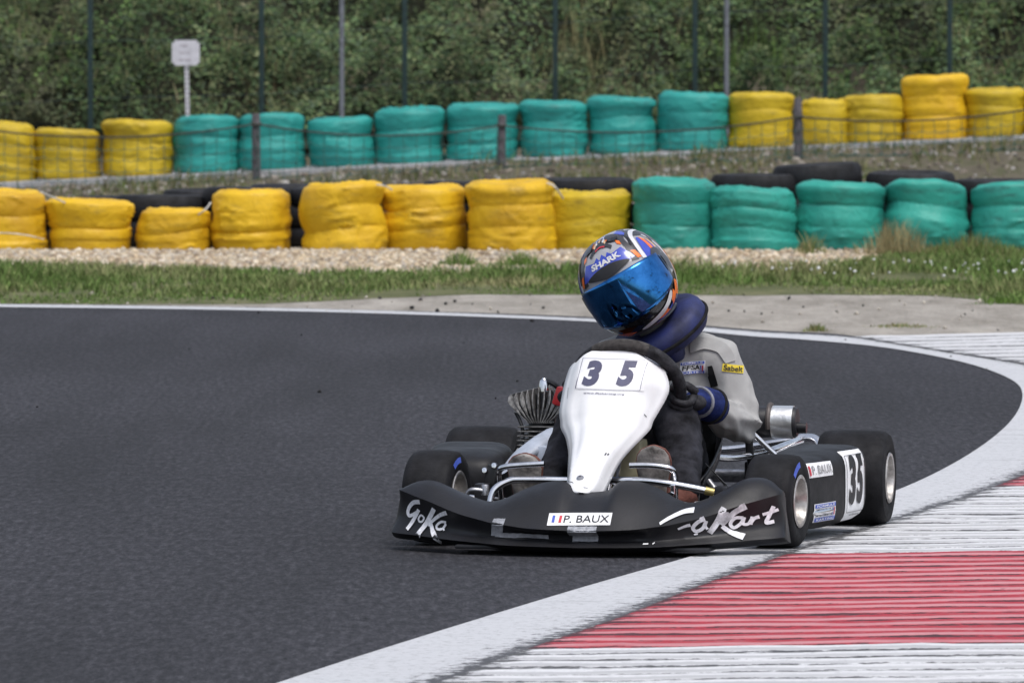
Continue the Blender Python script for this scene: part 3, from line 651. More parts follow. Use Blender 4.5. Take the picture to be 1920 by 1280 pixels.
# black tyres piled behind the front row
def tyre_mesh(rad, wd):
    bm = bmesh.new(); a, b_ = rad * .60, wd / 2
    prof = [(a, -b_ * .55), (a + .03, -b_ * .9), (rad * .82, -b_ * 1.0), (rad * .94, -b_ * .9), (rad, -b_ * .55), (rad * 1.005, 0), (rad, b_ * .55), (rad * .94, b_ * .9), (rad * .82, b_ * 1.0), (a + .03, b_ * .9), (a, b_ * .55)]
    lathe(bm, prof, seg=44, closed_prof=True); return bm
_o = obj('bare_tyre', tyre_mesh(.31, .17), 'black_tyre'); TY = _o.data; bpy.data.objects.remove(_o, do_unlink=True)
S3 = 14000 / 51.75
piles = [(225, 372, 0), (380, 358, 0), (550, 348, 0), (705, 348, 0), (870, 343, 0), (1030, 337, 0), (300, 365, 0), (470, 350, 0), (620, 352, 0), (790, 346, 0), (945, 340, 0), (1110, 334, 0), (1260, 340, 0), (1425, 326, 0), (1540, 307, 3), (1712, 322, 2), (1860, 336, 0), (2000, 342, 0), (150, 390, 0), (0, 395, 0)]
spot = {225: 'between the low wide stack and the lowest one', 380: 'between the lowest and the tall yellow stack', 550: 'in the gap beside the ruffled yellow stack', 705: 'between the ruffled and the crooked stack', 870: 'between the crooked and the tallest yellow stack', 1030: 'between the tallest yellow and the mustard stack', 300: 'behind the lowest yellow stack', 470: 'behind the tall yellow stack after the lowest one', 620: 'behind the ruffled yellow stack', 790: 'behind the crooked yellow stack', 945: 'behind the tallest bright yellow front stack', 1110: 'behind the slumped mustard stack', 1260: 'behind the first teal stack', 1425: 'behind the teal stack with two dots', 1540: 'behind the teal stacks, highest of all piles', 1712: 'behind the open topped teal stack', 1860: 'behind the end of the teal front row', 2000: 'past the end of the teal front row', 150: 'behind the low wide yellow stack', 0: 'behind the corded yellow stack'}
for (xc, yt, tl) in piles:
    x = (xc - 960) / S3; zt = CAM_H - (yt - 75) / S3; nn = 3 if zt > .40 else 2; hw = zt / nn
    yy = 51.78 + (.12 if xc in (1540,) else 0) + (.64 if xc in (225, 380, 550, 705, 870, 1030) else 0)
    for k in range(nn):
        o = bpy.data.objects.new('bare_tyre', TY); link(o)
        o.location = (x + random.uniform(-.03, .03), yy + random.uniform(-.03, .03), hw * (k + .5)); o.scale = (1, 1, hw / .171); o.rotation_euler = (R(tl if k == nn - 1 else 0), R(random.uniform(-1, 1)), random.uniform(0, 6))
        place = ('lowest' if k == 0 else 'topmost' if k == nn - 1 else 'middle')
        tag(o, f'{place} bare black tyre of the pile {spot[xc]}', 'tyre', 'bare black tyres behind the front row')
# white cords between the front stacks
def cord(name, pts, r_, m, label, cat='rope'):
    bm = bmesh.new(); tube(bm, spline(pts, 8), r_, 6); return tag(obj(name, bm, m), label, cat)
def P1(px, py, D): return ((px - 960) * D / 14000, D, CAM_H - (py - 75) * D / 14000)
cord('tie_cord', [P1(76, 360, 50.72), P1(95, 368, 50.72), P1(122, 380, 50.75)], .006, 'strap', 'white cord tied from the corded stack to the low wide one')
cord('tie_cord', [P1(395, 380, 50.8), P1(385, 393, 50.75), P1(372, 402, 50.8)], .006, 'strap', 'white cord hanging over the rim of the lowest yellow stack')
cord('tie_cord', [P1(1026, 343, 50.75), P1(1040, 350, 50.68), P1(1056, 372, 50.8)], .007, 'strap', 'white strap from the tallest yellow stack to the mustard one')
cord('tie_cord', [P1(-40, 438, 50.73), P1(10, 437, 50.66), P1(50, 441, 50.70), P1(82, 449, 50.83)], .005, 'strap', 'white cord lying round the middle of a yellow stack')
cord('tie_cord', [P1(706, 346, 50.7), P1(722, 349, 50.7), P1(735, 356, 50.75)], .006, 'strap', 'short white cord between the ruffled and the crooked stack')

# ------------------------------------------------------------------ net fence with timber posts
fence = empty('net_fence', (-3.0, 72, ground_z(-3, 72)), label='sagging green cord net on short timber posts before the rear tyre row', cat='fence')
fo = Vector(fence.location)
posts = [(-40, 222, 350), (481, 213, 347), (940, 216, 338), (1497, 184, 314), (2010, 170, 300)]
SP = 14000 / 72; PT = []
for i, (xc, yt, yb) in enumerate(posts):
    x = (xc - 960) / SP; zt = CAM_H - (yt - 75) / SP; zb = ground_z(x, 72) - .1; PT.append((x, zt))
    bm = bmesh.new(); tp = (.006 if i == 2 else -.006)
    tube(bm, [(x, 72, zb), (x + tp * .5, 72, (zb + zt) / 2), (x + tp, 72, zt - .012), (x + tp, 72, zt)], [.043, .041, .039, .033], 12)
    o = obj('post', bm, 'post', fence); o.location = -fo
def rope_z(x):
    for (xa, za), (xb, zb) in zip(PT, PT[1:]):
        if xa <= x <= xb or (xb == PT[-1][0] and x > xa):
            u = (x - xa) / (xb - xa); za, zb = za - .10, zb - .10
            if xb == PT[3][0]: zb -= .08
            if xa == PT[3][0]: za -= .08
            return za + (zb - za) * u - .42 * u * (1 - u)
    return PT[0][1] - .1
xsn = [PT[0][0] + (PT[-1][0] - PT[0][0]) * i / 160 for i in range(161)]
bm = bmesh.new(); tube(bm, [(x, 71.945, rope_z(x)) for x in xsn], .010, 6); o = obj('top_rope', bm, 'rope', fence); o.location = -fo
bm = bmesh.new()
cell = .128; nxn = int((PT[-1][0] - PT[0][0]) / cell); x0 = PT[0][0]
def net_pt(i, j):
    x = x0 + (i + .5 * (j % 2) * .0) * cell; zt = rope_z(x); zb = ground_z(x, 71.95) + .02
    z = max(zb, zt - .105 * j - .012 * abs(math.sin(i * 1.57 + j)))
    return Vector((x + .02 * noise.noise(Vector((i * .7, j * .9, 3))), 71.95 + .03 * noise.noise(Vector((i * .4, j, 8))), z + .018 * noise.noise(Vector((i * .5, j * .8, 1)))))
for i in range(nxn):
    for j in range(6):
        a, b_, c = net_pt(i, j), net_pt(i + 1, j), net_pt(i, j + 1)
        sag = Vector((0, 0, -.018))
        if j > 0: tube(bm, [a, a.lerp(b_, .5) + sag, b_], .0032, 4, caps=False)
        tube(bm, [a, c], .0032, 4, caps=False)
        bmesh.ops.create_cube(bm, size=.013, matrix=Matrix.Translation(c))
o = obj('net', bm, 'net', fence, smooth=False); o.location = -fo; o['kind'] = 'stuff'
for i, xc in enumerate((481, 940, 1497)):
    x, zt = PT[i + 1]; bm = bmesh.new(); zc = rope_z(x)
    tube(bm, [(x + .046 * math.cos(a), 72 + .05 * math.sin(a), zc + .01 * math.sin(a * 2)) for a in [k * 6.2832 / 14 for k in range(15)]], .008, 6); o = obj('tie', bm, 'rope', fence); o.location = -fo
# tall dark fence and grey poles on the hillside foot
D = 79.0; SF = 14000 / D
tall = empty('tall_fence', (0, D, ground_z(0, D)), label='tall dark green steel post fence at the foot of the hillside', cat='fence'); fo = Vector(tall.location)
zl = []
for xc in (-110, 170, 491, 759, 1041, 1303, 1547, 1780, 2020):
    x = (xc - 960) / SF; zb = ground_z(x, D) - .3; bm = bmesh.new(); box(bm, (x, D, zb + 1.75), (.055, .055, 3.5), bev=.006)
    o = obj('post', bm, 'post_green', tall); o.location = -fo; zl.append((x, zb))
bm = bmesh.new()
for k in (1.0, 1.6, 2.2, 2.9):
    tube(bm, [(x, D + .02, zb + k + .012 * ((i % 2) * 2 - 1)) for i, (x, zb) in enumerate(zl)], .0028, 4)
o = obj('tension_wire', bm, 'post_green', tall, smooth=False); o.location = -fo
for xc, lb in ((641, 'slim grey steel pole behind the low teal stack'), (1362, 'slim grey steel pole where teal stacks meet mustard ones')):
    x = (xc - 960) * 77.5 / 14000; zb = ground_z(x, 77.5); bm = bmesh.new(); tube(bm, [(0, 0, -.2), (0, 0, 3), (0, 0, 6)], .026, 14); pl = empty('grey_pole', (x, 77.5, zb), label=lb, cat='pole', group='grey poles on the hillside foot'); obj('shaft', bm, 'post_grey', pl)
    bm = bmesh.new(); lathe(bm, [(.0, .03), (.03, .03), (.045, .012), (.05, 0), (.05, -.05)], seg=16); obj('foot_collar', bm, 'post_grey', pl)
    bm = bmesh.new(); lathe(bm, [(.03, 5.97), (.031, 6.0), (.022, 6.02), (.0, 6.025)], seg=16); obj('cap', bm, 'post_grey', pl)
# small white notice board
SD = 77.0; SS = 14000 / SD; x = (351 - 960) / SS; sg = empty('notice_sign', (x, SD, ground_z(x, SD)), label='small white notice board on a thin post above teal stacks', cat='sign'); fo = Vector(sg.location)
zt = CAM_H - (76 - 75) / SS
bm = bmesh.new(); box(bm, (x - .012, SD, zt - .13), (.285, .012, .26), bev=.0); 
bmesh.ops.bevel(bm, geom=[e for e in bm.edges if abs((e.verts[0].co - e.verts[1].co).y) > .005], offset=.025, segments=4, affect='EDGES')
o = obj('plate', bm, 'sign', sg, smooth=False); o.location = -fo; o.rotation_euler = (0, 0, 0); plate = o
bm = bmesh.new()
for zz, segs in ((.055, ((-.06, .035),)), (.13, ((-.06, -.005), (.01, .06))), (.20, ((-.065, .06),))):
    for a, b_ in segs:
        nS = int((b_ - a) / .011)
        for k in range(nS):
            if random.random() < .85: box(bm, (x - .012 + a + k * .011, SD - .0085, zt - zz), (.007, .002, random.choice((.012, .016, .02))))
o = obj('faded_lettering', bm, 'sign_ink', plate, smooth=False)
bm = bmesh.new(); box(bm, (x + .006, SD + .016, (zt + fo.z) / 2 - .1), (.040, .018, zt - fo.z + .1), rot=Matrix.Rotation(R(-1.2), 3, 'Y'))
o = obj('post', bm, 'sign', sg, smooth=False); o.location = -fo
bm = bmesh.new(); k = 0
while k * .05 < zt - fo.z - .30:
    zz = zt - .30 - k * .05; bmesh.ops.create_cone(bm, segments=10, radius1=.009, radius2=.009, depth=.004, cap_ends=True, matrix=Matrix.Translation((x + .004 + .0208 * (zz * .0) - (zz - (zt + fo.z) / 2) * .0209 + .002, SD + .0065, zz)) @ Matrix.Rotation(R(90), 4, 'X')); k += 1
o2 = obj('post_holes', bm, 'h_grey', o, smooth=False)

# ------------------------------------------------------------------ the kart (x: its left side, y: rearwards, z: up; origin under the front axle)
KO, KR = (.242, 21.08, .004), R(-12)
kart = empty('go_kart', KO, KR, label='black racing go-kart with white number 35 nose panel rounding the hairpin', cat='go-kart')
def part(name, bm, m, parent=None, smooth=True, **kw): return obj(name, bm, m, parent or kart, smooth, **kw)

# --- wheels
def wheel(cx, cy, rad, wd, side, steer=0):
    h = wd / 2; r0 = .066
    bm = bmesh.new()
    pr = [(r0, -h * .86), (r0 + .012, -h * .93), (rad * .74, -h * 1.0), (rad * .90, -h * .95), (rad * .965, -h * .84), (rad * .992, -h * .62), (rad, -h * .3), (rad, h * .3), (rad * .992, h * .62), (rad * .965, h * .84), (rad * .90, h * .95), (rad * .74, h * 1.0), (r0 + .012, h * .93), (r0, h * .86)]
    lathe(bm, pr, 'X', seg=56, closed_prof=True); ty = part('tyre', bm, 'rubber')
    ty.location = (cx, cy, rad - .001); ty.rotation_euler = (0, 0, steer)
    bm = bmesh.new(); s = side
    pr = [(r0 + .009, h * .96 * s), (r0 + .006, h * 1.0 * s), (r0 - .001, h * .985 * s), (r0 - .006, h * .80 * s), (r0 - .011, h * .35 * s), (.050, h * .12 * s), (.034, h * .05 * s), (.030, h * .30 * s), (.020, h * .40 * s), (.0, h * .40 * s)]
    lathe(bm, pr, 'X', seg=48)
    pr = [(r0 + .009, -h * .96 * s), (r0 + .006, -h * 1.0 * s), (r0 - .001, -h * .985 * s), (r0 - .006, -h * .8 * s), (.050, -h * .2 * s), (.034, -h * .05 * s), (0, -h * .05 * s)]
    lathe(bm, pr, 'X', seg=48); rim = part('rim', bm, 'alloy', ty)
    for k in range(3):
        a = 2.1 * k + .5; bm = bmesh.new(); bmesh.ops.create_cone(bm, segments=6, radius1=.007, radius2=.007, depth=.012, cap_ends=True, matrix=Matrix.Translation((h * .16 * s, .043 * math.cos(a), .043 * math.sin(a))) @ Matrix.Rotation(R(90), 4, 'Y')); part('wheel_nut', bm, 'steel', ty, False)
    return ty
wFL = wheel(.515, 0, .132, .142, 1, R(-5)); wFR = wheel(-.466, 0, .132, .142, -1, R(-5))
wRL = wheel(.568, 1.03, .140, .212, 1); wRR = wheel(-.550, 1.03, .140, .212, -1)
def sidewall_mark(ty, h, rad, a0, a1, s):
    bm = bmesh.new(); rg = []
    for k in range(11):
        a = a0 + (a1 - a0) * k / 10; rg.append([Vector((s * (h * (1.0 - .10 * max(0, (q - .74) / .16) * .5) + .0012), -q * rad * math.sin(a), q * rad * math.cos(a))) for q in (.735, .80, .855)])
    rings_to(bm, rg, closed=False); part('blue_marking', bm, 'ink_blue', ty)
sidewall_mark(wFL, .071, .132, R(8), R(46), 1); sidewall_mark(wFR, .071, .132, R(-2), R(34), 1)

# --- front bumper fairing
BX = .048
st = [0, .045, .075, .11, .16, .21, .25, .29, .33, .37, .41, .45, .49, .52, .545, .553]
def tab(xs_, ys_, x): return float(np.interp(x, xs_, ys_))
def bumper_section(s, sgn):
    ctz = tab([0, .045, .075, .11, .16, .21, .25, .285, .32, .37, .42, .46, .50, .53, .553], [.168, .170, .192, .196, .186, .165, .145, .136, .141, .163, .192, .206, .203, .187, .158], s)
    ctz += .004 if sgn > 0 else -.015 * sstep(.33, .44, s)
    cty = tab([0, .06, .11, .2, .3, .4, .48, .553], [-.30, -.29, -.27, -.265, -.28, -.25, -.21, -.185], s)
    crz = tab([0, .15, .25, .35, .45, .553], [.069, .074, .086, .106, .138, .165], s); cry = tab([0, .12, .25, .38, .48, .553], [-.475, -.468, -.44, -.38, -.315, -.245], s)
    lpz = tab([0, .2, .4, .553], [.024, .026, .036, .046], s); lpy = cry + tab([0, .3, .553], [.016, .014, .010], s)
    front = []
    for k in range(11):
        u = k / 10; z = crz + (lpz - crz) * u
        y = cry + (lpy - cry) * u + .014 * math.sin(math.pi * u) * (1 if s > .25 else .6) - .024 * sstep(.72, 1, u)
        front.append((y, z))
    top = []
    for k in range(7):
        u = k / 6; top.append((cty + (cry - cty) * u - .004 * math.sin(math.pi * u), ctz + (crz - ctz) * (u ** 1.18) + .010 * math.sin(math.pi * u)))
    back = [(cty + .012, ctz - .012), (cty + .014, max(.06, ctz - .05))]
    bot = [(lpy + .012, lpz - .014), (lpy + .05, lpz - .021)]
    return back[::-1] + top + front[1:] + bot
rings = []
for s_ in [-q for q in st[::-1][:-1]] + st:
    sgn = 1 if s_ > 0 else -1; sec = bumper_section(abs(s_), sgn); x = BX + s_ * (.94 if s_ > 0 else 1.03); rg = []
    for i, (y, z) in enumerate(sec):
        u = i - 8
        # recessed slot across the middle of the front face
        if 0 <= u <= 10:
            dv = min(sstep(1.2, 2.6, u), 1 - sstep(6.6, 8.0, u)) * min(sstep(-.205, -.175, s_), 1 - sstep(.14, .20, s_)); y += .020 * dv
        if abs(s_) > .546: y += .010; 
        rg.append(Vector((x + (.020 * max(0, (i - 10) / 8) * (.7 if s_ > 0 else -1) if abs(s_) > .5 else 0), y, z)))
    rings.append(rg)
# finer across by spline
fine = []
cols = [spline([rings[j][i] for j in range(len(rings))], 4) for i in range(len(rings[0]))]
fine = [[cols[i][j] for i in range(len(cols))] for j in range(len(cols[0]))]
bm = bmesh.new(); Vr = rings_to(bm, fine, caps=False, closed=False)
for e in (Vr[0], Vr[-1]):
    c = bm.verts.new(sum((q.co for q in e), Vector()) / len(e) + Vector((0, .03, 0)))
    for a, b_ in zip(e, e[1:]): bm.faces.new((a, b_, c))
bumper = part('front_bumper', bm, 'black_plastic')
so = bumper.modifiers.new('thick', 'SOLIDIFY'); so.thickness = .004; so.offset = -1
bump_t = bvh_of(bumper)
bm = bmesh.new(); box(bm, (BX - .01, -.32, .018), (.72, .20, .012), bev=.005); part('bumper_underside', bm, 'ink_black')
FY = (0, 1, 0); XX, ZZ = (1, 0, 0), (0, 0, 1)
def bz(zx, zy): return zx, zy
k1 = .3282 / 1000                                  # artwork units -> metres
def art(lines, ox, oz, k=k1): return stroke_geo([([(ox + a * k, oz - b_ * k) for a, b_ in pts], (tuple(q * k for q in wd) if hasattr(wd, '__len__') else wd * k)) for pts, wd in lines])
logo_l = [([(318, 672), (255, 680), (205, 720), (183, 770), (200, 802), (250, 782), (298, 750)], (40, 26)), ([(300, 742), (245, 830), (190, 920)], 34), ([(345, 800), (318, 790), (294, 822), (302, 845), (330, 845), (350, 815), (345, 800)], 17), ([(462, 722), (385, 842), (303, 962)], 44), ([(590, 750), (520, 775), (440, 830), (395, 880)], (40, 22)), ([(412, 830), (445, 920), (525, 1008)], (30, 46)), ([(575, 838), (525, 836), (480, 872), (492, 905), (540, 895), (572, 850)], 22), ([(560, 900), (545, 908)], 20)]
logo_r = [([(985, 738), (900, 752), (800, 798), (728, 845)], (42, 24)), ([(968, 848), (930, 856), (868, 882)], (30, 16)), ([(1085, 800), (1030, 822), (985, 872), (1008, 906), (1060, 880), (1090, 822)], 30), ([(1095, 815), (1082, 860), (1098, 890)], 22), ([(990, 935), (1020, 930)], 14)]
logo_rw = [([(1232, 716), (1180, 820), (1112, 925)], 48), ([(1398, 702), (1310, 750), (1205, 858)], (50, 38)), ([(1200, 830), (1250, 760), (1268, 800)], 36)]
logo_r2 = [([(1208, 868), (1280, 925), (1388, 966)], (34, 48)), ([(1372, 800), (1310, 800), (1272, 850), (1300, 884), (1350, 850), (1378, 800)], 28), ([(1380, 795), (1368, 850), (1405, 856), (1430, 820)], 26), ([(1440, 792), (1425, 862)], 28), ([(1430, 845), (1456, 808), (1492, 796)], (24, 32)), ([(1598, 712), (1560, 800), (1545, 850), (1602, 842)], 32), ([(1515, 780), (1570, 764), (1632, 742)], 26)]
OXL, OZL = -.500, .3515                        # left artwork sheet
decal('maker_lettering', art(logo_l, -.548, .3560), 'logo_silver', bumper, bump_t, (0, 0, 0), XX, ZZ, FY, .003)
for nm, lg in (('logo_silver', logo_r + logo_r2), ('logo_worn', logo_rw)):
    decal('maker_lettering', art(lg, .024, .3660), nm, bumper, bump_t, (0, 0, 0), XX, ZZ, FY, .003)
# driver name plate
def plate(name, w_, h_, o, ex, ey, d, tree, parent, m='sticker_white', nx=14, ny=5): return decal(name, grid_geo(w_, h_, nx, ny), m, parent, tree, o, ex, ey, d)
ND = (0, .62, -.78)
np_ = decal('name_plate', grid_geo(.178, .0335, 16, 5), 'sticker_white', bumper, bump_t, (.038, -.44, .100), (1, 0, .02), (0, .3, .95), FY)
def on_plate(geo, m, name, par, tree, o, ex=(1, 0, .02), ey=(0, .3, .95), d=FY, off=.0026): return decal(name, geo, m, par, tree, o, ex, ey, d, off)
on_plate(text_geo('P. BAUX', .128, .0195, bold=.006), 'ink_black', 'driver_name', bumper, bump_t, (.0575, -.44, .100))
on_plate(grid_geo(.0075, .019, 2, 3), 'ink_blue', 'flag_bar', bumper, bump_t, (-.0355, -.44, .099)); on_plate(grid_geo(.0075, .019, 2, 3), 'ink_red', 'flag_bar', bumper, bump_t, (-.0165, -.44, .099))
# strips of duct tape
for (cx, cz, w_, h_, sl_) in ((-.196, .074, .034, .046, .06), (-.128, .052, .155, .014, -.05), (.050, .068, .082, .026, .0), (.054, .048, .072, .022, .02)):
    V_, F_ = grid_geo(w_, h_, 14, 6); V_ = [(a + sl_ * b_ * 3 + .0015 * noise.noise(Vector((a * 300, b_ * 300, cx * 50))), b_ + sl_ * a * .6 + .0015 * noise.noise(Vector((a * 200, b_ * 200, cz * 90 + 4)))) for a, b_ in V_]
    decal('duct_tape', (V_, F_), 'duct_tape', bumper, bump_t, (cx, 0, cz), XX, ZZ, FY, .0018 if h_ > .015 else .0024)
decal('scuff', stroke_geo([([(.218, .022), (.232, .0225)], .003), ([(.244, .022), (.249, .026)], .003)]), 'sticker_white', bumper, bump_t, (0, 0, 0.012), XX, ZZ, FY)

# --- white nose panel
PR = [(.122, .553, -.005, .068), (.12, .55, -.025, .086), (.115, .542, -.063, .11), (.109, .532, -.091, .134), (.097, .514, -.109, .161), (.078, .484, -.117, .179), (.059, .455, -.121, .186), (.04, .426, -.123, .179), (.016, .397, -.123, .166), (-.002, .375, -.119, .156), (-.02, .353, -.109, .145), (-.05, .332, -.091, .129), (-.1, .298, -.073, .103), (-.14, .27, -.065, .086), (-.181, .242, -.058, .077), (-.223, .215, -.051, .071), (-.264, .188, -.044, .067), (-.289, .171, -.034, .059), (-.306, .161, -.015, .045), (-.309, .158, .005, .028)]
cols = list(zip(*[[Vector((q[2], q[0], q[1])) for q in PR], [Vector((q[3], q[0], q[1])) for q in PR]]))
A = spline([c[0] for c in cols], 3); B = spline([c[1] for c in cols], 3)
rings = []
for i, (a, b_) in enumerate(zip(A, B)):
    rg = []; v_ = i / (len(A) - 1); nrm = Vector((0, -.80, .60)) if v_ > .5 else Vector((0, -.92, .38))
    for k in range(25):
        u = k / 12 - 1; au = abs(u); q = a.lerp(b_, (u + 1) / 2)
        bul = .016 * (1 - au ** 2)
        # flat number board above, tapering spine below, with a soft crease along each flank
        fl = .050 * sstep(.62, 1.0, au) ** 1.3 * (.55 + .45 * sstep(0, .15, v_)) * (1 - .45 * sstep(.75, 1, v_))
        sc = .014 * math.exp(-((au - .62) / .16) ** 2) * sstep(.30, .42, v_) * (1 - sstep(.62, .8, v_))
        q = q - nrm * (-bul - .012 * sstep(.2, 0, v_) * 0 + fl + sc)
        rg.append(q)
    rings.append(rg)
bm = bmesh.new(); rings_to(bm, rings, closed=False, caps=False)
for f in bm.faces: f.normal_update()
panel = part('nose_panel', bm, 'white_plastic'); so = panel.modifiers.new('thick', 'SOLIDIFY'); so.thickness = .004; so.offset = -1
pt = bvh_of(panel)
PX = (1, 0, -.02); PZ = (0, .25, .97)
decal('number_board', [*[grid_geo(.196, .088, 18, 8)]][0], 'sticker_white', panel, pt, (.028, .06, .478), PX, PZ, FY, .0012)
for s_, nm in (('3', -.058), ('5', .042)):
    decal('race_number', text_geo(s_, .054, .073, shear=.22, bold=.06), 'ink_slate', panel, pt, (.030 + nm, .06, .4815), PX, PZ, FY, .0024)
fr_l = [([(-.098, -.043), (-.086, .043)], .0013), ([(.088, -.043), (.100, .043)], .0013), ([(-.086, .043), (0, .0435), (.100, .043)], .0007), ([(-.098, -.043), (0, -.0435), (.088, -.043)], .0007)]
decal('board_outline', stroke_geo(fr_l), 'ink_slate', panel, pt, (.026, .06, .479), PX, PZ, FY, .0024)
decal('web_address', text_geo('www.ffsakarting.org', .120, .0065, shear=.15, bold=.008), 'ink_slate', panel, pt, (.014, .05, .4255), PX, PZ, FY, .0022)
decal('scuff_mark', stroke_geo([([(.052, .262), (.054, .268)], .004), ([(.058, .262), (.0605, .266)], .003), ([(-.045, .195), (-.02, .193), (-.012, .190)], .0012), ([(.02, .180), (.032, .178)], .001), ([(-.10, .44), (-.098, .41)], .0012), ([(.13, .37), (.136, .362)], .0015)]), 'h_grey', panel, pt, (0, 0, 0), XX, ZZ, FY, .0015)['kind'] = 'stuff'
def bolt(c, d, r_, par, m='steel'):
    bm = bmesh.new(); lathe(bm, [(0, .003), (r_ * .3, .003), (r_ * .32, .0055), (r_ * .75, .005), (r_, .002), (r_, -.004)], seg=18)
    q = Vector(d).to_track_quat('Z', 'Y').to_matrix().to_4x4(); bmesh.ops.transform(bm, matrix=Matrix.Translation(c) @ q, verts=bm.verts); return part('bolt', bm, m, par)
def hit(tree, x, z): h_, n_, _, _ = tree.ray_cast(Vector((x, -1, z)), Vector((0, 1, 0))); return h_, (n_ if n_ is None or n_.y < 0 else -n_)
for x, z, r_ in ((.004, .204, .0105), (.178, .468, .010)):
    h_, n_ = hit(pt, x, z)
    if h_: bolt(h_, n_, r_, panel)

# --- steering
SC = Vector((.049, .20, .440)); sn = Vector((0, .80, .60)); su = Vector((0, -.60, .80)); sx = Vector((1, 0, 0)); SR = .150
bm = bmesh.new(); tube(bm, [SC + (sx * math.cos(a) + su * math.sin(a) * (1 if math.sin(a) > -.5 else .96)) * SR for a in [2 * math.pi * k / 64 for k in range(65)]], .0185, 14, caps=False); swheel = part('steering_wheel', bm, M['glove_dark'])
bm = bmesh.new()
tube(bm, [SC + (sx * math.cos(a) + su * math.sin(a)) * SR for a in [R(62) + R(60) * k / 20 for k in range(21)]], .0192, 14); part('grip_sleeve', bm, mat('grip_suede', (.045, .040, .038), .9, var=.3, nscale=80), swheel)
for a in (R(-90), R(20), R(160)):
    bm = bmesh.new(); box(bm, SC + (sx * math.cos(a) + su * math.sin(a)) * SR * .5 + sn * -.012, (SR, .026, .005), rot=Matrix((sx * math.cos(a) + su * math.sin(a), sx * -math.sin(a) + su * math.cos(a), sn)).transposed(), bev=.001); part('spoke', bm, 'dark_metal', swheel, False)
bm = bmesh.new(); tube(bm, [SC - sn * .012, SC - sn * .10, Vector((.045, -.02, .22)), Vector((.043, -.13, .10))], .0105, 10); part('steering_column', bm, 'chrome')
for dx in (-.02, .016):
    bm = bmesh.new(); tube(bm, [(.052 + dx, .11, .33), (.046 + dx, -.10, .14)], .006, 8); part('column_brace', bm, 'chrome')

# --- chassis
bm = bmesh.new(); box(bm, (.02, .19, .030), (.56, .66, .006), bev=.002); part('floor_tray', bm, 'dark_metal', smooth=False)
def pipe(name, pts, r_, m='dark_metal', n=6, parent=None):
    bm = bmesh.new(); tube(bm, spline(pts, n), r_, 10); return part(name, bm, m, parent)
for s in (-1, 1):
    pipe('frame_rail', [(s * .20 + .02, -.32, .05), (s * .24 + .02, -.15, .045), (s * .30 + .02, .1, .045), (s * .33 + .02, .5, .045), (s * .32 + .02, .9, .05), (s * .30 + .02, 1.18, .06)], .015, 'red' if False else 'dark_metal')
    pipe('stub_axle', [(s * .34 + .01, .0, .12), (s * .42 + .01, 0, .13), (s * .47 + .01, 0, .132)], .013, 'chrome')
    pipe('tie_rod', [(.045, -.05, .105), (s * .2 + .02, .02, .115), (s * .375 + .01, .06, .125)], .007, 'steel')
    bm = bmesh.new(); box(bm, (s * .345 + .012, .0, .12), (.040, .045, .10), bev=.006); part('king_pin_bracket', bm, 'dark_metal')
    pipe('pod_bar', [(s * .30 + .02, .22, .06), (s * .42, .22, .075), (s * .56, .25, .08), (s * .60, .45, .08), (s * .56, .70, .08), (s * .32, .74, .06)], .010, 'chrome')
pipe('rear_axle', [(-.52, 1.03, .139), (0, 1.03, .139), (.52, 1.03, .139)], .020, 'steel')
for x in (-.22, .26):
    bm = bmesh.new(); box(bm, (x, 1.03, .13), (.035, .085, .11), bev=.008); part('axle_bearing', bm, 'dark_metal')
pipe('cross_tube', [(-.24, -.20, .05), (0.02, -.20, .05), (.28, -.20, .05)], .014)
pipe('rear_bumper', [(-.45, 1.16, .10), (-.42, 1.24, .2), (-.2, 1.27, .215), (.1, 1.25, .20), (.30, 1.24, .226), (.38, 1.24, .243), (.43, 1.21, .228), (.45, 1.14, .15)], .0125, 'chrome')
pipe('rear_bumper', [(.19, .70, .215), (.24, .78, .206), (.32, .93, .216), (.36, 1.10, .232), (.37, 1.23, .236)], .0115, 'chrome')
pipe('seat_strut', [(.285, .83, .285), (.33, .85, .24), (.372, .86, .20)], .0085, 'chrome', 3)
pipe('seat_strut', [(.282, .84, .275), (.285, .86, .2), (.30, .90, .08)], .012, 'dark_metal', 3)
pipe('seat_strut', [(.245, .40, .16), (.30, .36, .10), (.335, .33, .05)], .010, 'steel', 3)
bm = bmesh.new(); box(bm, (.215, .34, .17), (.034, .030, .17), rot=Matrix.Rotation(R(4), 3, 'Y'), bev=.004); part('seat_bracket', bm, 'dark_metal')
bm = bmesh.new()
rings_to(bm, [[Vector((.245, .345, .215)), Vector((.255, .345, .205)), Vector((.335, .33, .13)), Vector((.33, .33, .12))], [Vector((.245, .353, .215)), Vector((.255, .353, .205)), Vector((.335, .338, .13)), Vector((.33, .338, .12))]]); part('gusset_plate', bm, 'black_paint', smooth=False)
bm = bmesh.new(); box(bm, (.20, .16, .085), (.17, .03, .055), rot=Matrix.Rotation(R(-10), 3, 'Z'), bev=.006); part('heel_guard', bm, 'dark_metal')
# seat shell
bm = bmesh.new(); rings = []
for (y, z, w_, hh) in [(.42, .10, .17, .05), (.46, .075, .18, .09), (.56, .06, .185, .13), (.66, .065, .19, .17), (.74, .11, .19, .18), (.80, .19, .185, .16), (.845, .28, .175, .12), (.87, .36, .15, .06)]:
    rings.append([Vector((.05 + w_ * math.sin(a), y - .06 * (1 - math.cos(a)) * (1 if z > .1 else .2), z + hh * (1 - math.cos(a)) / .66 * .8)) for a in [R(-88 + 176 * k / 18) for k in range(19)]])
rings_to(bm, rings, closed=False, caps=False); seat = part('seat', bm, 'seat'); so = seat.modifiers.new('thick', 'SOLIDIFY'); so.thickness = .006
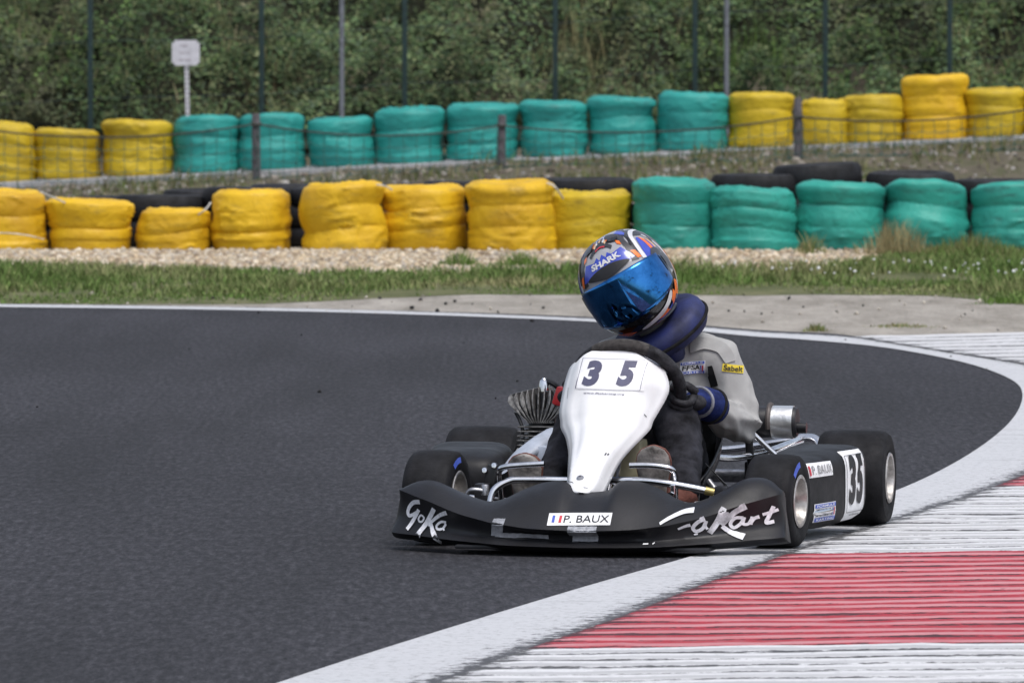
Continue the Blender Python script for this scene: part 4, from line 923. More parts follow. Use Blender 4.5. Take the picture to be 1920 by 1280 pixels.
# fuel tank between the legs
bm = bmesh.new(); box(bm, (.080, .075, .165), (.078, .12, .26), bev=.010); tk = part('fuel_tank', bm, 'tank')
bm = bmesh.new(); lathe(bm, [(0, .33), (.02, .33), (.022, .327), (.022, .303), (.0, .303)], c=(.085, .075, -.01), seg=20); part('tank_cap', bm, 'red', tk)
# pedals and foot hoop
pipe('foot_hoop', [(-.285, -.14, .10), (-.275, -.125, .155), (-.235, -.11, .183), (-.19, -.105, .188), (-.07, -.10, .187), (.06, -.10, .188), (.15, -.10, .189), (.22, -.10, .182), (.30, -.09, .168), (.335, -.085, .160)], .0105, 'chrome')
bm = bmesh.new(); tube(bm, [(.325, -.086, .163), (.350, -.083, .157)], .012, 10); part('hoop_end', bm, mat('brass', (.45, .36, .14), .4, metal=.8), None)
pipe('pedal', [(.115, -.115, .232), (.17, -.115, .233), (.212, -.113, .229), (.232, -.105, .222), (.238, -.085, .20), (.236, -.06, .12), (.235, -.05, .06)], .0085, 'chrome')
pipe('pedal', [(-.130, -.115, .234), (-.19, -.115, .230), (-.243, -.113, .224), (-.262, -.10, .212), (-.268, -.075, .19), (-.262, -.06, .10), (-.26, -.05, .06)], .0085, 'chrome')
pipe('brake_rod', [(.236, -.06, .14), (.24, .2, .08), (.25, .8, .08)], .004, 'steel', 3)
bm = bmesh.new(); box(bm, (.237, -.10, .165), (.014, .02, .03), bev=.003); bmesh.ops.create_cone(bm, segments=6, radius1=.010, radius2=.010, depth=.010, cap_ends=True, matrix=Matrix.Translation((.232, -.115, .150)) @ Matrix.Rotation(R(90), 4, 'X')); part('pedal_clevis', bm, 'chrome', smooth=False)
# spindle bracket with bolts, stabiliser bar
bm = bmesh.new(); box(bm, (-.318, .03, .175), (.034, .012, .09), rot=Matrix.Rotation(R(14), 3, 'Y'), bev=.004); sb = part('spindle_plate', bm, 'black_paint')
for x, z in ((-.331, .205), (-.303, .219)): bolt((x, .02, z), (0, -1, .2), .009, sb, 'chrome')
pipe('stabiliser_bar', [(-.362, -.10, .075), (-.360, -.10, .13), (-.352, -.10, .151), (-.335, -.10, .157), (-.298, -.09, .152)], .0075, 'steel')
bm = bmesh.new(); lathe(bm, [(0, .172), (.010, .172), (.012, .168), (.012, .142), (0, .142)], c=(-.306, -.09, 0), seg=16); part('bar_boss', bm, 'steel')
pipe('stub_sleeve', [(-.405, -.07, .118), (-.37, -.07, .116)], .013, 'sticker_white', 2)

# --- side pods
def pod(s, pts, name):
    """closed cross-sections along y: (y, inner x, outer x, z low, z high)"""
    rings = []
    for (y, xi, xo, z0, z1) in pts:
        sec = []; N = 36
        for k in range(N):
            a = 2 * math.pi * k / N; ca, sa = math.cos(a), math.sin(a); e = .42
            u = math.copysign(abs(ca) ** e, ca); v_ = math.copysign(abs(sa) ** e, sa)
            sec.append(Vector((s * ((xi + xo) / 2 + (xo - xi) / 2 * u), y, (z0 + z1) / 2 + (z1 - z0) / 2 * v_)))
        rings.append(sec)
    cols = [spline([r_[i] for r_ in rings], 4) for i in range(len(rings[0]))]
    bm = bmesh.new(); rings_to(bm, [[c[j] for c in cols] for j in range(len(cols[0]))]); return part(name, bm, 'pod_plastic')
podL = pod(1, [(.185, .46, .530, .08, .19), (.20, .44, .560, .045, .222), (.26, .42, .576, .032, .232), (.40, .41, .604, .028, .242), (.55, .41, .628, .030, .250), (.68, .41, .645, .036, .254), (.75, .43, .645, .048, .248), (.785, .46, .625, .075, .225), (.795, .50, .590, .11, .19)], 'side_pod')
podR = pod(-1, [(.185, .40, .52, .08, .18), (.20, .36, .545, .045, .215), (.24, .335, .56, .032, .236), (.32, .33, .58, .028, .246), (.50, .35, .61, .028, .250), (.66, .38, .635, .034, .252), (.75, .42, .63, .05, .24), (.785, .46, .60, .09, .2)], 'side_pod')
pl_t = bvh_of(podL); DX = (-1, 0, 0); PY = (0, 1, 0)
PZ2 = (0, .0, 1)
def pod_dec(name, geo, m, y, z, off=.0): return decal(name, geo, m, podL, pl_t, (.4, y, z), PY, PZ2, DX, .0015 + off * .9)
pod_dec('number_board', grid_geo(.190, .198, 10, 16), 'sticker_white', .612, .142)
for s_, dy in (('3', -.036), ('5', .036)): pod_dec('race_number', text_geo(s_, .064, .142, shear=.12, bold=.05), 'ink_black', .612 + dy, .158, .003)
fr_l = [([(-.084, -.075), (-.084, .086)], .003), ([(.084, -.075), (.084, .086)], .003), ([(-.084, .086), (.084, .086)], .0015), ([(-.084, -.075), (.084, -.075)], .0015)]
pod_dec('board_outline', stroke_geo(fr_l), 'ink_black', .612, .142, .0028)
pod_dec('web_address', text_geo('www.ffsakarting.org', .105, .006, bold=.01), 'ink_black', .612, .059, .0028)
pod_dec('name_plate', grid_geo(.205, .040, 10, 4), 'sticker_white', .305, .202)
pod_dec('driver_name', text_geo('P. BAUX', .150, .024, bold=.004), mat('ink_faded', (.03, .03, .035), .5, nscale=160, c2=(.5, .5, .5), detail=3), .325, .202, .003)
pod_dec('flag_bar', grid_geo(.012, .026, 2, 3), 'ink_red', .232, .201, .003); pod_dec('flag_bar', grid_geo(.008, .026, 2, 3), 'ink_blue', .212, .201, .003)
def ffsa(fn, par_name, y, z, w_, h_):
    fn(par_name, grid_geo(w_, h_, 8, 6), 'sticker_white', y, z)
    fn('badge_band', grid_geo(w_ * .94, h_ * .20, 8, 2), 'ink_blue', y, z + h_ * .36, .0026); fn('badge_band', grid_geo(w_ * .94, h_ * .20, 8, 2), 'ink_blue', y, z - h_ * .36, .0026)
    fn('badge_word', text_geo('FORMULE', w_ * .82, h_ * .13, bold=.01), 'sticker_white', y, z + h_ * .36, .0036); fn('badge_word', text_geo('KARTING', w_ * .82, h_ * .13, bold=.01), 'sticker_white', y, z - h_ * .36, .0036)
    fn('badge_name', text_geo('FFSA', w_ * .72, h_ * .38, bold=.025, shear=.1), 'ink_black', y - w_ * .06, z, .0030)
    fn('badge_bar', grid_geo(w_ * .045, h_ * .40, 1, 3), 'ink_red', y + w_ * .40, z, .0030); fn('badge_bar', grid_geo(w_ * .035, h_ * .40, 1, 3), 'ink_blue', y + w_ * .335, z, .0030)
ffsa(pod_dec, 'federation_badge', .345, .080, .170, .052)

# --- engine on the right side
EX, EY = -.285, .60
bm = bmesh.new(); box(bm, (EX, EY, .13), (.15, .17, .15), bev=.02); eng = part('crankcase', bm, 'cast')
for k in range(7):
    bm = bmesh.new(); box(bm, (EX, EY, .222 + k * .0135), (.125 - .002 * abs(k - 3), .13, .0042), bev=.0015); part('cylinder_fin', bm, 'cast', eng, False)
bm = bmesh.new(); lathe(bm, [(0, .2), (.040, .2), (.040, .33), (0, .33)], c=(EX, EY, 0), seg=24); part('cylinder', bm, 'dark_metal', eng)
for k in range(11):
    u = k / 10 - .5; bx0 = EX + .004 + u * .066; th = .0017
    prof = [(bx0, .314)]
    for q in range(7):
        v_ = q / 6; sp = EX + u * (.066 + .115 * math.sin(min(1, v_ * 1.25) * math.pi / 2) - .05 * max(0, v_ - .7)); prof.append((sp, .320 + .098 * v_ * (1 - .22 * abs(u) * 2 * v_)))
    rg = []
    for sd in (-1, 1):
        rg.append([Vector((x + sd * th, EY - .060 * math.cos(min(1, max(0, (z - .36) / .07)) * .9), z)) for x, z in prof] + [Vector((x + sd * th, EY + .060, z)) for x, z in prof[::-1]])
    rings_to(bm := bmesh.new(), rg); part('head_fin', bm, 'cast', eng, False)
bm = bmesh.new(); box(bm, (EX, EY, .335), (.06, .10, .04), bev=.01); box(bm, (EX, EY, .372), (.034, .06, .05), bev=.008); hd = part('cylinder_head', bm, 'dark_metal', eng)
bm = bmesh.new(); lathe(bm, [(0, .445), (.005, .445), (.007, .44), (.013, .436), (.016, .425), (.017, .405), (0, .405)], c=(EX + .012, EY - .03, 0), seg=18); part('spark_plug', bm, 'chrome', eng)
bm = bmesh.new(); tube(bm, spline([(EX + .018, EY - .03, .436), (EX + .04, EY - .035, .428), (EX + .055, EY - .03, .415)], 5), .008, 8); part('plug_cap', bm, 'black_paint', eng)
bm = bmesh.new(); box(bm, (EX + .062, EY - .04, .392), (.030, .05, .055), rot=Matrix.Rotation(R(18), 3, 'Y'), bev=.008); part('ignition_coil', bm, 'red', eng)
bm = bmesh.new(); tube(bm, spline([(EX - .045, EY - .05, .362), (EX - .06, EY - .05, .356), (EX - .068, EY - .05, .345), (EX - .058, EY - .05, .325), (EX - .048, EY - .055, .30), (EX - .046, EY - .055, .27), (EX - .046, EY - .06, .235), (EX - .04, EY - .06, .18)], 6), .0052, 8); part('fuel_hose', bm, 'black_paint', eng)
for c in ((EX - .066, EY - .05, .348), (EX - .047, EY - .055, .275)):
    bm = bmesh.new(); lathe(bm, [(.0055, -.005), (.0085, -.004), (.0085, .004), (.0055, .005)], seg=14, closed_prof=True); bmesh.ops.transform(bm, matrix=Matrix.Translation(c), verts=bm.verts); part('hose_clip', bm, 'steel', eng)
# pale chain guard beside the driver's right foot
bm = bmesh.new(); rings = []
for (x, y, z, w_, h_) in [(-.315, .26, .205, .028, .018), (-.295, .30, .228, .045, .026), (-.262, .34, .250, .052, .034), (-.235, .38, .268, .045, .035), (-.222, .41, .272, .02, .014)]:
    rings.append([Vector((x + w_ * math.cos(a) * .75, y + .04 * math.sin(a), z + h_ * math.sin(a) + w_ * math.cos(a) * .45)) for a in [2 * math.pi * k / 20 for k in range(20)]])
rings_to(bm, rings); part('air_scoop', bm, 'pale_guard')
bm = bmesh.new(); box(bm, (-.222, .36, .175), (.075, .10, .17), rot=Matrix.Rotation(R(10), 3, 'Y'), bev=.02); part('air_box', bm, 'pale_guard')
# --- exhaust
bm = bmesh.new(); lathe(bm, [(0, .17), (.040, .17), (.046, .18), (.046, .402), (.041, .409), (0, .409)], 'X', c=(0, .95, .303), seg=32); ex = part('silencer', bm, 'ink_black')
bm = bmesh.new(); tube(bm, [(.335, .95, .3035)] + [(.36, .95, .3035), (.398, .95, .3035)], .0485, 32); part('foil_tape', bm, 'foil', ex)
bm = bmesh.new(); tube(bm, [(.40, .95, .288), (.436, .95, .287)], .0165, 18); part('tail_pipe', bm, 'black_paint', ex)
bm = bmesh.new(); tube(bm, [(.328, .95 + .052 * math.cos(a), .303 + .052 * math.sin(a)) for a in [R(-20 + 220 * k / 18) for k in range(19)]], .0075, 8); part('clamp_spring', bm, mat('clamp', (.10, .085, .08), .6, metal=.4), ex)
pipe('exhaust_pipe', [(.19, .95, .30), (.0, .93, .27), (-.18, .80, .20), (-.22, .70, .17)], .02, 'dark_metal', parent=ex)

# ------------------------------------------------------------------ the driver
PB = Vector((.05, .62, .07))
_m = Matrix.Translation(KO) @ Matrix.Rotation(KR, 4, 'Z')
person = empty('person', _m @ PB, KR, label='kart driver in grey jacket, dark trousers, blue gloves and patterned full-face helmet', cat='person')
def pp(name, bm, m, parent=None, **kw):
    o = obj(name, bm, m, parent or person, **kw)
    if parent is None: o.location = -PB
    return o
def blob(bm, chain, seg=20):
    """tapered limb with round ends: (point, radius across, radius deep)"""
    P = [Vector(c[0]) for c in chain]; A_ = [c[1] for c in chain]; B_ = [c[2] if len(c) > 2 else c[1] for c in chain]
    rings = []; up = None; N = len(P)
    def ring(q, t_, ra, rb):
        nonlocal up
        if up is None: up = Vector((0, 1, 0)) if abs(t_.y) < .8 else Vector((0, 0, 1))
        a = t_.cross(up).normalized(); u2 = a.cross(t_).normalized(); up = u2
        return [q + a * ra * math.cos(2 * math.pi * k / seg) + u2 * rb * math.sin(2 * math.pi * k / seg) for k in range(seg)]
    t0 = (P[1] - P[0]).normalized(); t1 = (P[-1] - P[-2]).normalized()
    for f in (.25, .65): rings.append(ring(P[0] - t0 * A_[0] * (1 - f) * .9, t0, A_[0] * math.sqrt(1 - (1 - f) ** 2), B_[0] * math.sqrt(1 - (1 - f) ** 2)))
    for i in range(N):
        t_ = (P[min(i + 1, N - 1)] - P[max(i - 1, 0)]).normalized(); rings.append(ring(P[i], t_, A_[i], B_[i]))
    for f in (.65, .25): rings.append(ring(P[-1] + t1 * A_[-1] * (1 - f) * .9, t1, A_[-1] * math.sqrt(1 - (1 - f) ** 2), B_[-1] * math.sqrt(1 - (1 - f) ** 2)))
    rings_to(bm, rings)
def remesh(bm, vox, smooth_it=6):
    bmesh.ops.recalc_face_normals(bm, faces=bm.faces)
    me = bpy.data.meshes.new('tmp'); bm.to_mesh(me); bm.free(); o = bpy.data.objects.new('tmp', me); COL.objects.link(o)
    r_ = o.modifiers.new('r', 'REMESH'); r_.mode = 'VOXEL'; r_.voxel_size = vox
    s_ = o.modifiers.new('s', 'SMOOTH'); s_.iterations = smooth_it; s_.factor = .5
    dg = bpy.context.evaluated_depsgraph_get(); ev = o.evaluated_get(dg); out = bmesh.new(); out.from_mesh(ev.to_mesh()); ev.to_mesh_clear()
    bpy.data.objects.remove(o); bpy.data.meshes.remove(me); return out
shL, elL, wrL = Vector((.245, .585, .500)), Vector((.314, .56, .308)), Vector((.240, .345, .392))
shR, elR, wrR = Vector((-.085, .585, .500)), Vector((-.095, .50, .33)), Vector((-.085, .33, .42))
knL, anL = Vector((.176, .26, .345)), Vector((.240, .05, .160))
knR, anR = Vector((-.100, .27, .345)), Vector((-.150, .05, .165))
bm = bmesh.new()
blob(bm, [((.05, .66, .13), .15, .12), ((.06, .67, .22), .15, .115), ((.075, .65, .33), .155, .12), ((.082, .62, .43), .165, .12), ((.085, .60, .495), .145, .10), ((.075, .58, .545), .075, .07), ((.06, .565, .60), .06, .06)], 28)
blob(bm, [(shL + Vector((-.06, .01, .01)), .070), (shL + Vector((.003, 0, -.002)), .067), (shL.lerp(elL, .35) + Vector((.008, 0, 0)), .058), (shL.lerp(elL, .7) + Vector((.005, .005, 0)), .055), (elL + Vector((-.004, 0, 0)), .053)])
blob(bm, [(elL + Vector((-.006, .015, 0)), .052), (elL.lerp(wrL, .35) + Vector((.0, 0, -.006)), .051), (elL.lerp(wrL, .7), .046), (wrL.lerp(elL, .12), .040)])
blob(bm, [(shR + Vector((.06, .01, .01)), .068), (shR, .066), (shR.lerp(elR, .5), .058), (elR, .054)])
blob(bm, [(elR, .054), (elR.lerp(wrR, .5), .047), (wrR, .038)])
for kn, an, hx in ((knL, anL, .12), (knR, anR, -.02)):
    hp = Vector((hx, .62, .14))
    blob(bm, [(hp, .095), (hp.lerp(kn, .45) + Vector((0, 0, .012)), .082), (hp.lerp(kn, .82), .070), (kn, .066)])
    blob(bm, [(kn, .066), (kn.lerp(an, .3) + Vector((0, .025, 0)), .064), (kn.lerp(an, .65) + Vector((0, .02, 0)), .056), (an, .047)])
bm = remesh(bm, .0068, 7)
bm.normal_update()
def segd(p, a, b_):
    u = max(0, min(1, (p - a).dot(b_ - a) / (b_ - a).length_squared)); return (p - (a + (b_ - a) * u)).length, u
disp = {}
for v_ in bm.verts:
    p = v_.co; n_ = v_.normal
    dU, uU = segd(p, shL, elL); dF, uF = segd(p, elL, wrL)
    arm = min(dU, dF) < .078 and p.x > .19
    if p.z < .24 and p.y < .60 or segd(p, knL, anL)[0] < .075 or segd(p, knR, anR)[0] < .075 or (segd(p, Vector((.12, .62, .14)), knL)[0] < .09) or (segd(p, Vector((-.02, .62, .14)), knR)[0] < .09):
        leg = not arm
    else: leg = False
    if leg:
        a = noise.noise(Vector((p.x * 22, p.y * 9, p.z * 26))); b2 = 1 - abs(noise.noise(Vector((p.x * 12 + 4, p.y * 16, p.z * 30))))
        disp[v_] = n_ * (.003 * a + .007 * (b2 ** 5 - .35))
    elif arm:
        u = uU if dU < dF else 1 + uF
        near = math.exp(-((u - 1.02) / .42) ** 2)
        bb = (elL - shL) if dU < dF else (wrL - elL); bb.normalize(); e1 = bb.cross(Vector((0, 1, .3))).normalized(); e2 = bb.cross(e1)
        rel = p - (shL if dU < dF else elL); an_ = math.atan2(rel.dot(e1), rel.dot(e2)); al = rel.dot(bb) + (.19 if dU >= dF else 0)
        rd = 1 - abs(noise.noise(Vector((al * 12 + math.sin(an_) * 1.1, math.cos(an_) * .9, 2.2)))); rd2 = 1 - abs(noise.noise(Vector((al * 6.5 - math.cos(an_) * 1.4, math.sin(an_) * 1.3, 7.7))))
        disp[v_] = n_ * ((.011 * rd ** 5 + .018 * rd2 ** 5 - .009) * (.45 + .7 * near))
    else:
        rd = 1 - abs(noise.noise(Vector((p.x * 13, p.y * 8, p.z * 10 + 3))))
        disp[v_] = n_ * (.006 * rd ** 4 - .003 + .003 * noise.noise(p * 18))
for v_, d in disp.items(): v_.co += d
for _ in range(5): bmesh.ops.smooth_vert(bm, verts=bm.verts, factor=.45, use_axis_x=True, use_axis_y=True, use_axis_z=True)
for f in bm.faces:
    p = f.calc_center_median(); dU, _ = segd(p, shL, elL); dF, uF = segd(p, elL, wrL)
    legd = min(segd(p, knL, anL)[0] - .075, segd(p, knR, anR)[0] - .075, segd(p, Vector((.12, .62, .14)), knL)[0] - .105, segd(p, Vector((-.02, .62, .14)), knR)[0] - .105)
    armd = min(dU - .075, dF - .066)
    if legd < 0 and armd > -.012 and p.z < .42: f.material_index = 1
    elif p.z < .19: f.material_index = 1
    elif armd > 0 and p.z < .32: f.material_index = 2
body = pp('body', bm, ['suit', 'jeans', 'suit_black']); body_t = bvh_of(body)
# jacket yoke and shoulder seam
def on_body(name, geo, m, o, ex, ey, d, off=.0025, parent=None): 
    q = decal(name, geo, m, body, body_t, o, ex, ey, d, off); return q
YD = (.05, 1, -.1)
on_body('shoulder_yoke', stroke_geo([([(-.085, .036), (-.04, .04), (.005, .025), (.035, -.01)], (.05, .03))]), 'suit', (.25, .5, .535), (1, 0, 0), (0, .3, .95), (0, .75, -.66), .006)
on_body('side_panel', stroke_geo([([(.004, .056), (.008, .036), (.012, .016), (.016, -.004)], (.014, .028))]), 'suit_black', (.216, .45, .43), (1, 0, 0), (0, 0, 1), (.1, 1, 0), .006)
SBX = Vector((.93, .36, -.13)); 
on_body('sleeve_badge', grid_geo(.062, .022, 8, 4), 'sabelt', (.292, .53, .478), SBX, (.1, 0, 1), (-.25, .97, 0), .003)
on_body('badge_word', text_geo('Sabelt', .053, .0155, bold=.02), 'ink_black', (.292, .53, .478), SBX, (.1, 0, 1), (-.25, .97, 0), .0045)
def chest(name, geo, m, y, z, off=.0): return on_body(name, geo, m, (y, .45, z), (1, 0, .10), (0, .1, 1), (0, 1, 0), .002 + off)
ffsa(chest, 'chest_badge', .176, .480, .074, .036)

# --- shoes, soles to the front
for kx, an, tz, yaw_ in ((.172, anL, .293, R(-4)), (-.198, anR, .266, R(6))):
    heel = Vector((kx, -.028, .068)); toe = Vector((kx, -.070, tz - .008)); ax = (toe - heel); Ln = ax.length; ax.normalize(); sd = Vector((1, 0, 0)); nn = sd.cross(ax).normalized()
    if nn.y < 0: nn = -nn                                # from sole into the foot
    rings_s, rings_u = [], []
    for u, hw in ((0, .012), (.02, .024), (.08, .033), (.2, .036), (.35, .034), (.5, .038), (.65, .046), (.78, .049), (.88, .044), (.95, .033), (.985, .018), (1, .006)):
        c = heel + ax * Ln * u
        rings_s.append([c + sd * hw * math.cos(a) + nn * (.010 * math.sin(a) + .0) for a in [2 * math.pi * k / 16 for k in range(16)]])
        hh = np.interp(u, [0, .1, .3, .5, .75, .92, 1], [.05, .085, .085, .075, .058, .04, .012])
        rings_u.append([c + nn * .006 + sd * (hw + .003) * math.cos(a) * (1 if math.sin(a) > 0 else 1) + nn * (hh * max(0, math.sin(a)) + .004 * min(0, math.sin(a))) for a in [2 * math.pi * k / 20 for k in range(20)]])
    bm = bmesh.new(); rings_to(bm, rings_u); sh = pp('shoe', bm, 'shoe')
    bm = bmesh.new(); rings_to(bm, rings_s); so_ = pp('sole', bm, 'sole', sh)
    bm = bmesh.new()
    for k in range(6):
        q = heel + ax * Ln * (.52 + .07 * k) + nn * -.0095; tube(bm, [q - sd * .032, q + ax * .006, q + sd * .032], .002, 5)
    bm.free()
    bm = bmesh.new(); blob(bm, [(an + Vector((0, .0, -.02)), .044), (heel + nn * .06 + ax * .03, .042)], 16); pp('ankle_cuff', bm, 'shoe', sh)

# --- gloves on the steering wheel
def glove(side, ang, wrist, elbow):
    c = SC + (sx * math.cos(ang) + su * math.sin(ang)) * SR; o_ = (sx * math.cos(ang) + su * math.sin(ang)); t_ = (-sx * math.sin(ang) + su * math.cos(ang)) * side
    root = None; bm = bmesh.new()
    blob(bm, [(wrist, .034, .030), (wrist.lerp(c + o_ * .040 + sn * .022, .45), .034, .030), (c + o_ * .040 + sn * .022, .040, .024)], 18)
    bm = remesh(bm, .0045, 4); g = pp('glove', bm, 'glove_dark')
    for k, (off, ln) in enumerate(((.030, .92), (.010, 1.0), (-.010, .96), (-.029, .82))):
        b0 = c + t_ * off + o_ * .036 + sn * .020
        pts = [b0, c + t_ * off * .96 + o_ * (.032) - sn * .012, c + t_ * off * .92 + o_ * .012 - sn * .029 * ln - o_ * .0, c + t_ * off * .9 - o_ * .016 - sn * .024, c + t_ * off * .88 - o_ * .029 * ln + sn * .002]
        bm = bmesh.new(); blob(bm, [(q, r_) for q, r_ in zip(spline(pts, 3), np.linspace(.0112, .0088, 13))], 12); pp('finger', bm, 'glove_dark', g)
    th = [c + t_ * .040 + o_ * .034 + sn * .026, c + t_ * .048 + o_ * .006 + sn * .030, c + t_ * .046 - o_ * .022 + sn * .022, c + t_ * .040 - o_ * .032 + sn * .004]
    bm = bmesh.new(); blob(bm, [(q, r_) for q, r_ in zip(spline(th, 3), np.linspace(.013, .0098, 10))], 12); pp('thumb', bm, 'glove_dark', g)
    fd = (elbow - wrist).normalized(); bm = bmesh.new()
    kn = c + o_ * .040 + sn * .022
    blob(bm, [(wrist.lerp(kn, .62), .040, .036), (wrist.lerp(kn, .25), .041, .040), (wrist, .044, .043), (wrist + fd * .035, .050, .049), (wrist + fd * .055, .051, .050)], 22); pp('gauntlet', bm, 'glove_blue', g)
    bm = bmesh.new(); mid = wrist.lerp(kn, .38); dr = (kn - wrist).normalized(); a = dr.cross(Vector((0, 0, 1))).normalized(); b2 = a.cross(dr)
    tube(bm, [mid + (a * math.cos(q) * .0425 + b2 * math.sin(q) * .0405) for q in [2 * math.pi * k / 24 for k in range(25)]], .006, 6, caps=False); pp('wrist_band', bm, 'glove_grey', g)
    return g
glove(1, R(-24), wrL, elL); glove(-1, R(198), wrR, elR)
bm = bmesh.new(); fd = (elL - wrL).normalized(); c0 = wrL + fd * .045
a = fd.cross(Vector((0, 0, 1))).normalized(); b2 = a.cross(fd)
tube(bm, [c0 + (a * math.cos(q) + b2 * math.sin(q)) * .050 for q in [2 * math.pi * k / 28 for k in range(29)]], .006, 8, caps=False); pp('sleeve_cuff', bm, 'suit_black')

# --- padded neck collar
CM = Matrix.Translation((.070, .54, .582)) @ Euler((R(24), R(-29), R(6))).to_matrix().to_4x4()
bm = bmesh.new(); rings = []
for k in range(48):
    a = 2 * math.pi * k / 48; fat = 1 + .14 * math.cos(a) ; rg = []
    for j in range(18):
        b2 = 2 * math.pi * j / 18; rr = .090 + (.050 * fat) * math.copysign(abs(math.cos(b2)) ** .8, math.cos(b2)); z = .040 * fat * math.copysign(abs(math.sin(b2)) ** .75, math.sin(b2)) + .003 * noise.noise(Vector((a * 3, b2, 2)))
        rg.append(CM @ Vector((rr * math.cos(a) * 1.06, rr * math.sin(a) * .98, z)))
    rings.append(rg)
rings.append(rings[0]); rings_to(bm, rings, caps=False); bmesh.ops.remove_doubles(bm, verts=bm.verts, dist=1e-5); collar = pp('neck_collar', bm, 'collar')
bm = bmesh.new(); tube(bm, [CM @ Vector(((.090 + (.0505) * (1 + .14 * math.cos(a)) + .001) * math.cos(a) * 1.06, (.090 + (.0505) * (1 + .14 * math.cos(a)) + .001) * math.sin(a) * .98, -.004)) for a in [2 * math.pi * k / 60 for k in range(61)]], .0055, 6, caps=False); pp('collar_piping', bm, 'suit_black', collar)
bm = bmesh.new(); blob(bm, [((.120, .485, .545), .045, .05), ((.130, .49, .52), .03, .045)], 16); pp('collar_flap', bm, 'collar', collar)

# --- helmet
HM = Matrix.Translation((-.004, .47, .728)) @ (Matrix.Rotation(R(-30), 4, 'Y') @ Matrix.Rotation(R(11), 4, 'X') @ Matrix.Rotation(R(-3), 4, 'Z'))
HA, HB, HC = .131, .160, .150
def hs_(az, el, k=1.0):
    """shell point at azimuth (0 = face, + = wearer's left) and elevation, degrees"""
    a, e = R(az), R(el); x, y, z = math.sin(a) * math.cos(e), -math.cos(a) * math.cos(e), math.sin(e); p_ = 2.3
    r_ = ((abs(x) / HA) ** p_ + (abs(y) / HB) ** p_ + (abs(z) / HC) ** p_) ** (-1 / p_)
    f = 1.0
    f += .05 * math.exp(-((az) / 42) ** 2) * math.exp(-((el + 38) / 14) ** 2)         # chin bar
    return HM @ (Vector((x, y, z)) * r_ * f * k)
def hmesh(name, faces_rows, m, parent=None, k=1.0):
    bm = bmesh.new(); rings_to(bm, [[hs_(a, e, k) for a, e in rg] for rg in faces_rows], closed=False, caps=False); return pp(name, bm, m, parent)
EL = [-58, -52, -46, -40, -34, -28, -22, -16, -8, 0, 8, 16, 24, 32, 40, 48, 56, 64, 72, 80, 86, 89.9]
bm = bmesh.new(); AZ = list(range(0, 361, 6))
Vr = rings_to(bm, [[hs_(a, e) for a in AZ[:-1]] for e in EL], caps=False)
bm.faces.new(Vr[0][::-1]); bm.faces.ensure_lookup_table()
bm.faces.new(Vr[-1])
nA = len(AZ) - 1
fl = list(bm.faces)
for j in range(len(EL) - 1):
    for i in range(nA):
        az = AZ[i] if AZ[i] < 180 else AZ[i] - 360
        if (EL[j] < 16 and abs(az + 3) < 84) or EL[j] < -20: fl[j * nA + i].material_index = 1
helmet = pp('helmet', bm, ['h_silver', 'h_black'])
def hpoly(name, pts, m, k=1.008, n=7, sub=2):
    """painted shape: closed outline in (azimuth, elevation), laid on the shell"""
    P = spline([(a, b_, 0) for a, b_ in pts], n if len(pts) > 4 else 1, closed=True) if n else [Vector((a, b_, 0)) for a, b_ in pts]
    bm = bmesh.new(); vs = [bm.verts.new(q) for q in P]; f = bm.faces.new(vs)
    bmesh.ops.triangulate(bm, faces=bm.faces)
    for _ in range(sub): bmesh.ops.subdivide_edges(bm, edges=[e for e in bm.edges if e.calc_length() > 5], cuts=1, use_grid_fill=False); bmesh.ops.triangulate(bm, faces=bm.faces)
    for v_ in bm.verts: v_.co = hs_(v_.co.x, v_.co.y, k)
    bmesh.ops.recalc_face_normals(bm, faces=bm.faces); c = HM.translation
    if sum((f.normal.dot(f.calc_center_median() - c)) * f.calc_area() for f in bm.faces) < 0: bmesh.ops.reverse_faces(bm, faces=bm.faces)
    return pp(name, bm, m, helmet, recalc=False)
def hline(name, pts, wd, m, k=1.01):
    V_, F_ = stroke_geo([(pts, wd)]); bm = bmesh.new(); vs = [bm.verts.new(hs_(a, b_, k)) for a, b_ in V_]
    for f in F_: bm.faces.new([vs[i] for i in f])
    bmesh.ops.recalc_face_normals(bm, faces=bm.faces); c = HM.translation
    if sum((f.normal.dot(f.calc_center_median() - c)) * f.calc_area() for f in bm.faces) < 0: bmesh.ops.reverse_faces(bm, faces=bm.faces)
    return pp(name, bm, m, helmet, recalc=False)
# visor: a barrel-shaped shield, flat from top to bottom, proud of the shell
def vtop(az): return 21 - 10 * (abs(az) / 78) ** 2.2
def vbot(az): return -21 + 13 * (abs(az) / 78) ** 2
rows_ = []
for j in range(13):
    u = j / 12; rg = []
    for i in range(61):
        az = -80 + 160 * i / 60; a = R(az); zb, zt = -.086 + .034 * (az / 80) ** 2, .056 - .018 * abs(az / 80) ** 2.4
        z = zb + (zt - zb) * u; f = 1.0 - 8.0 * (z + .012) ** 2 - .06 * (az / 80) ** 6
        rg.append(HM @ Vector(((HA + .009) * math.sin(a) * f, -(HB + .010) * (abs(math.cos(a)) ** .94) * f, z)))
    rows_.append(rg)
bm = bmesh.new(); rings_to(bm, rows_, closed=False, caps=False); bmesh.ops.recalc_face_normals(bm, faces=bm.faces)
if sum((f.normal.dot(f.calc_center_median() - HM.translation)) for f in bm.faces) < 0: bmesh.ops.reverse_faces(bm, faces=bm.faces)
vis = pp('visor', bm, 'visor', helmet, recalc=False); vis.data.shade_smooth(); so = vis.modifiers.new('thick', 'SOLIDIFY'); so.thickness = .003; so.offset = -1
for s in (-1, 1):
    hpoly('visor_pivot', [(s * 74, 12), (s * 86, 9), (s * 90, 0), (s * 86, -9), (s * 76, -9)], 'h_grey', 1.05)
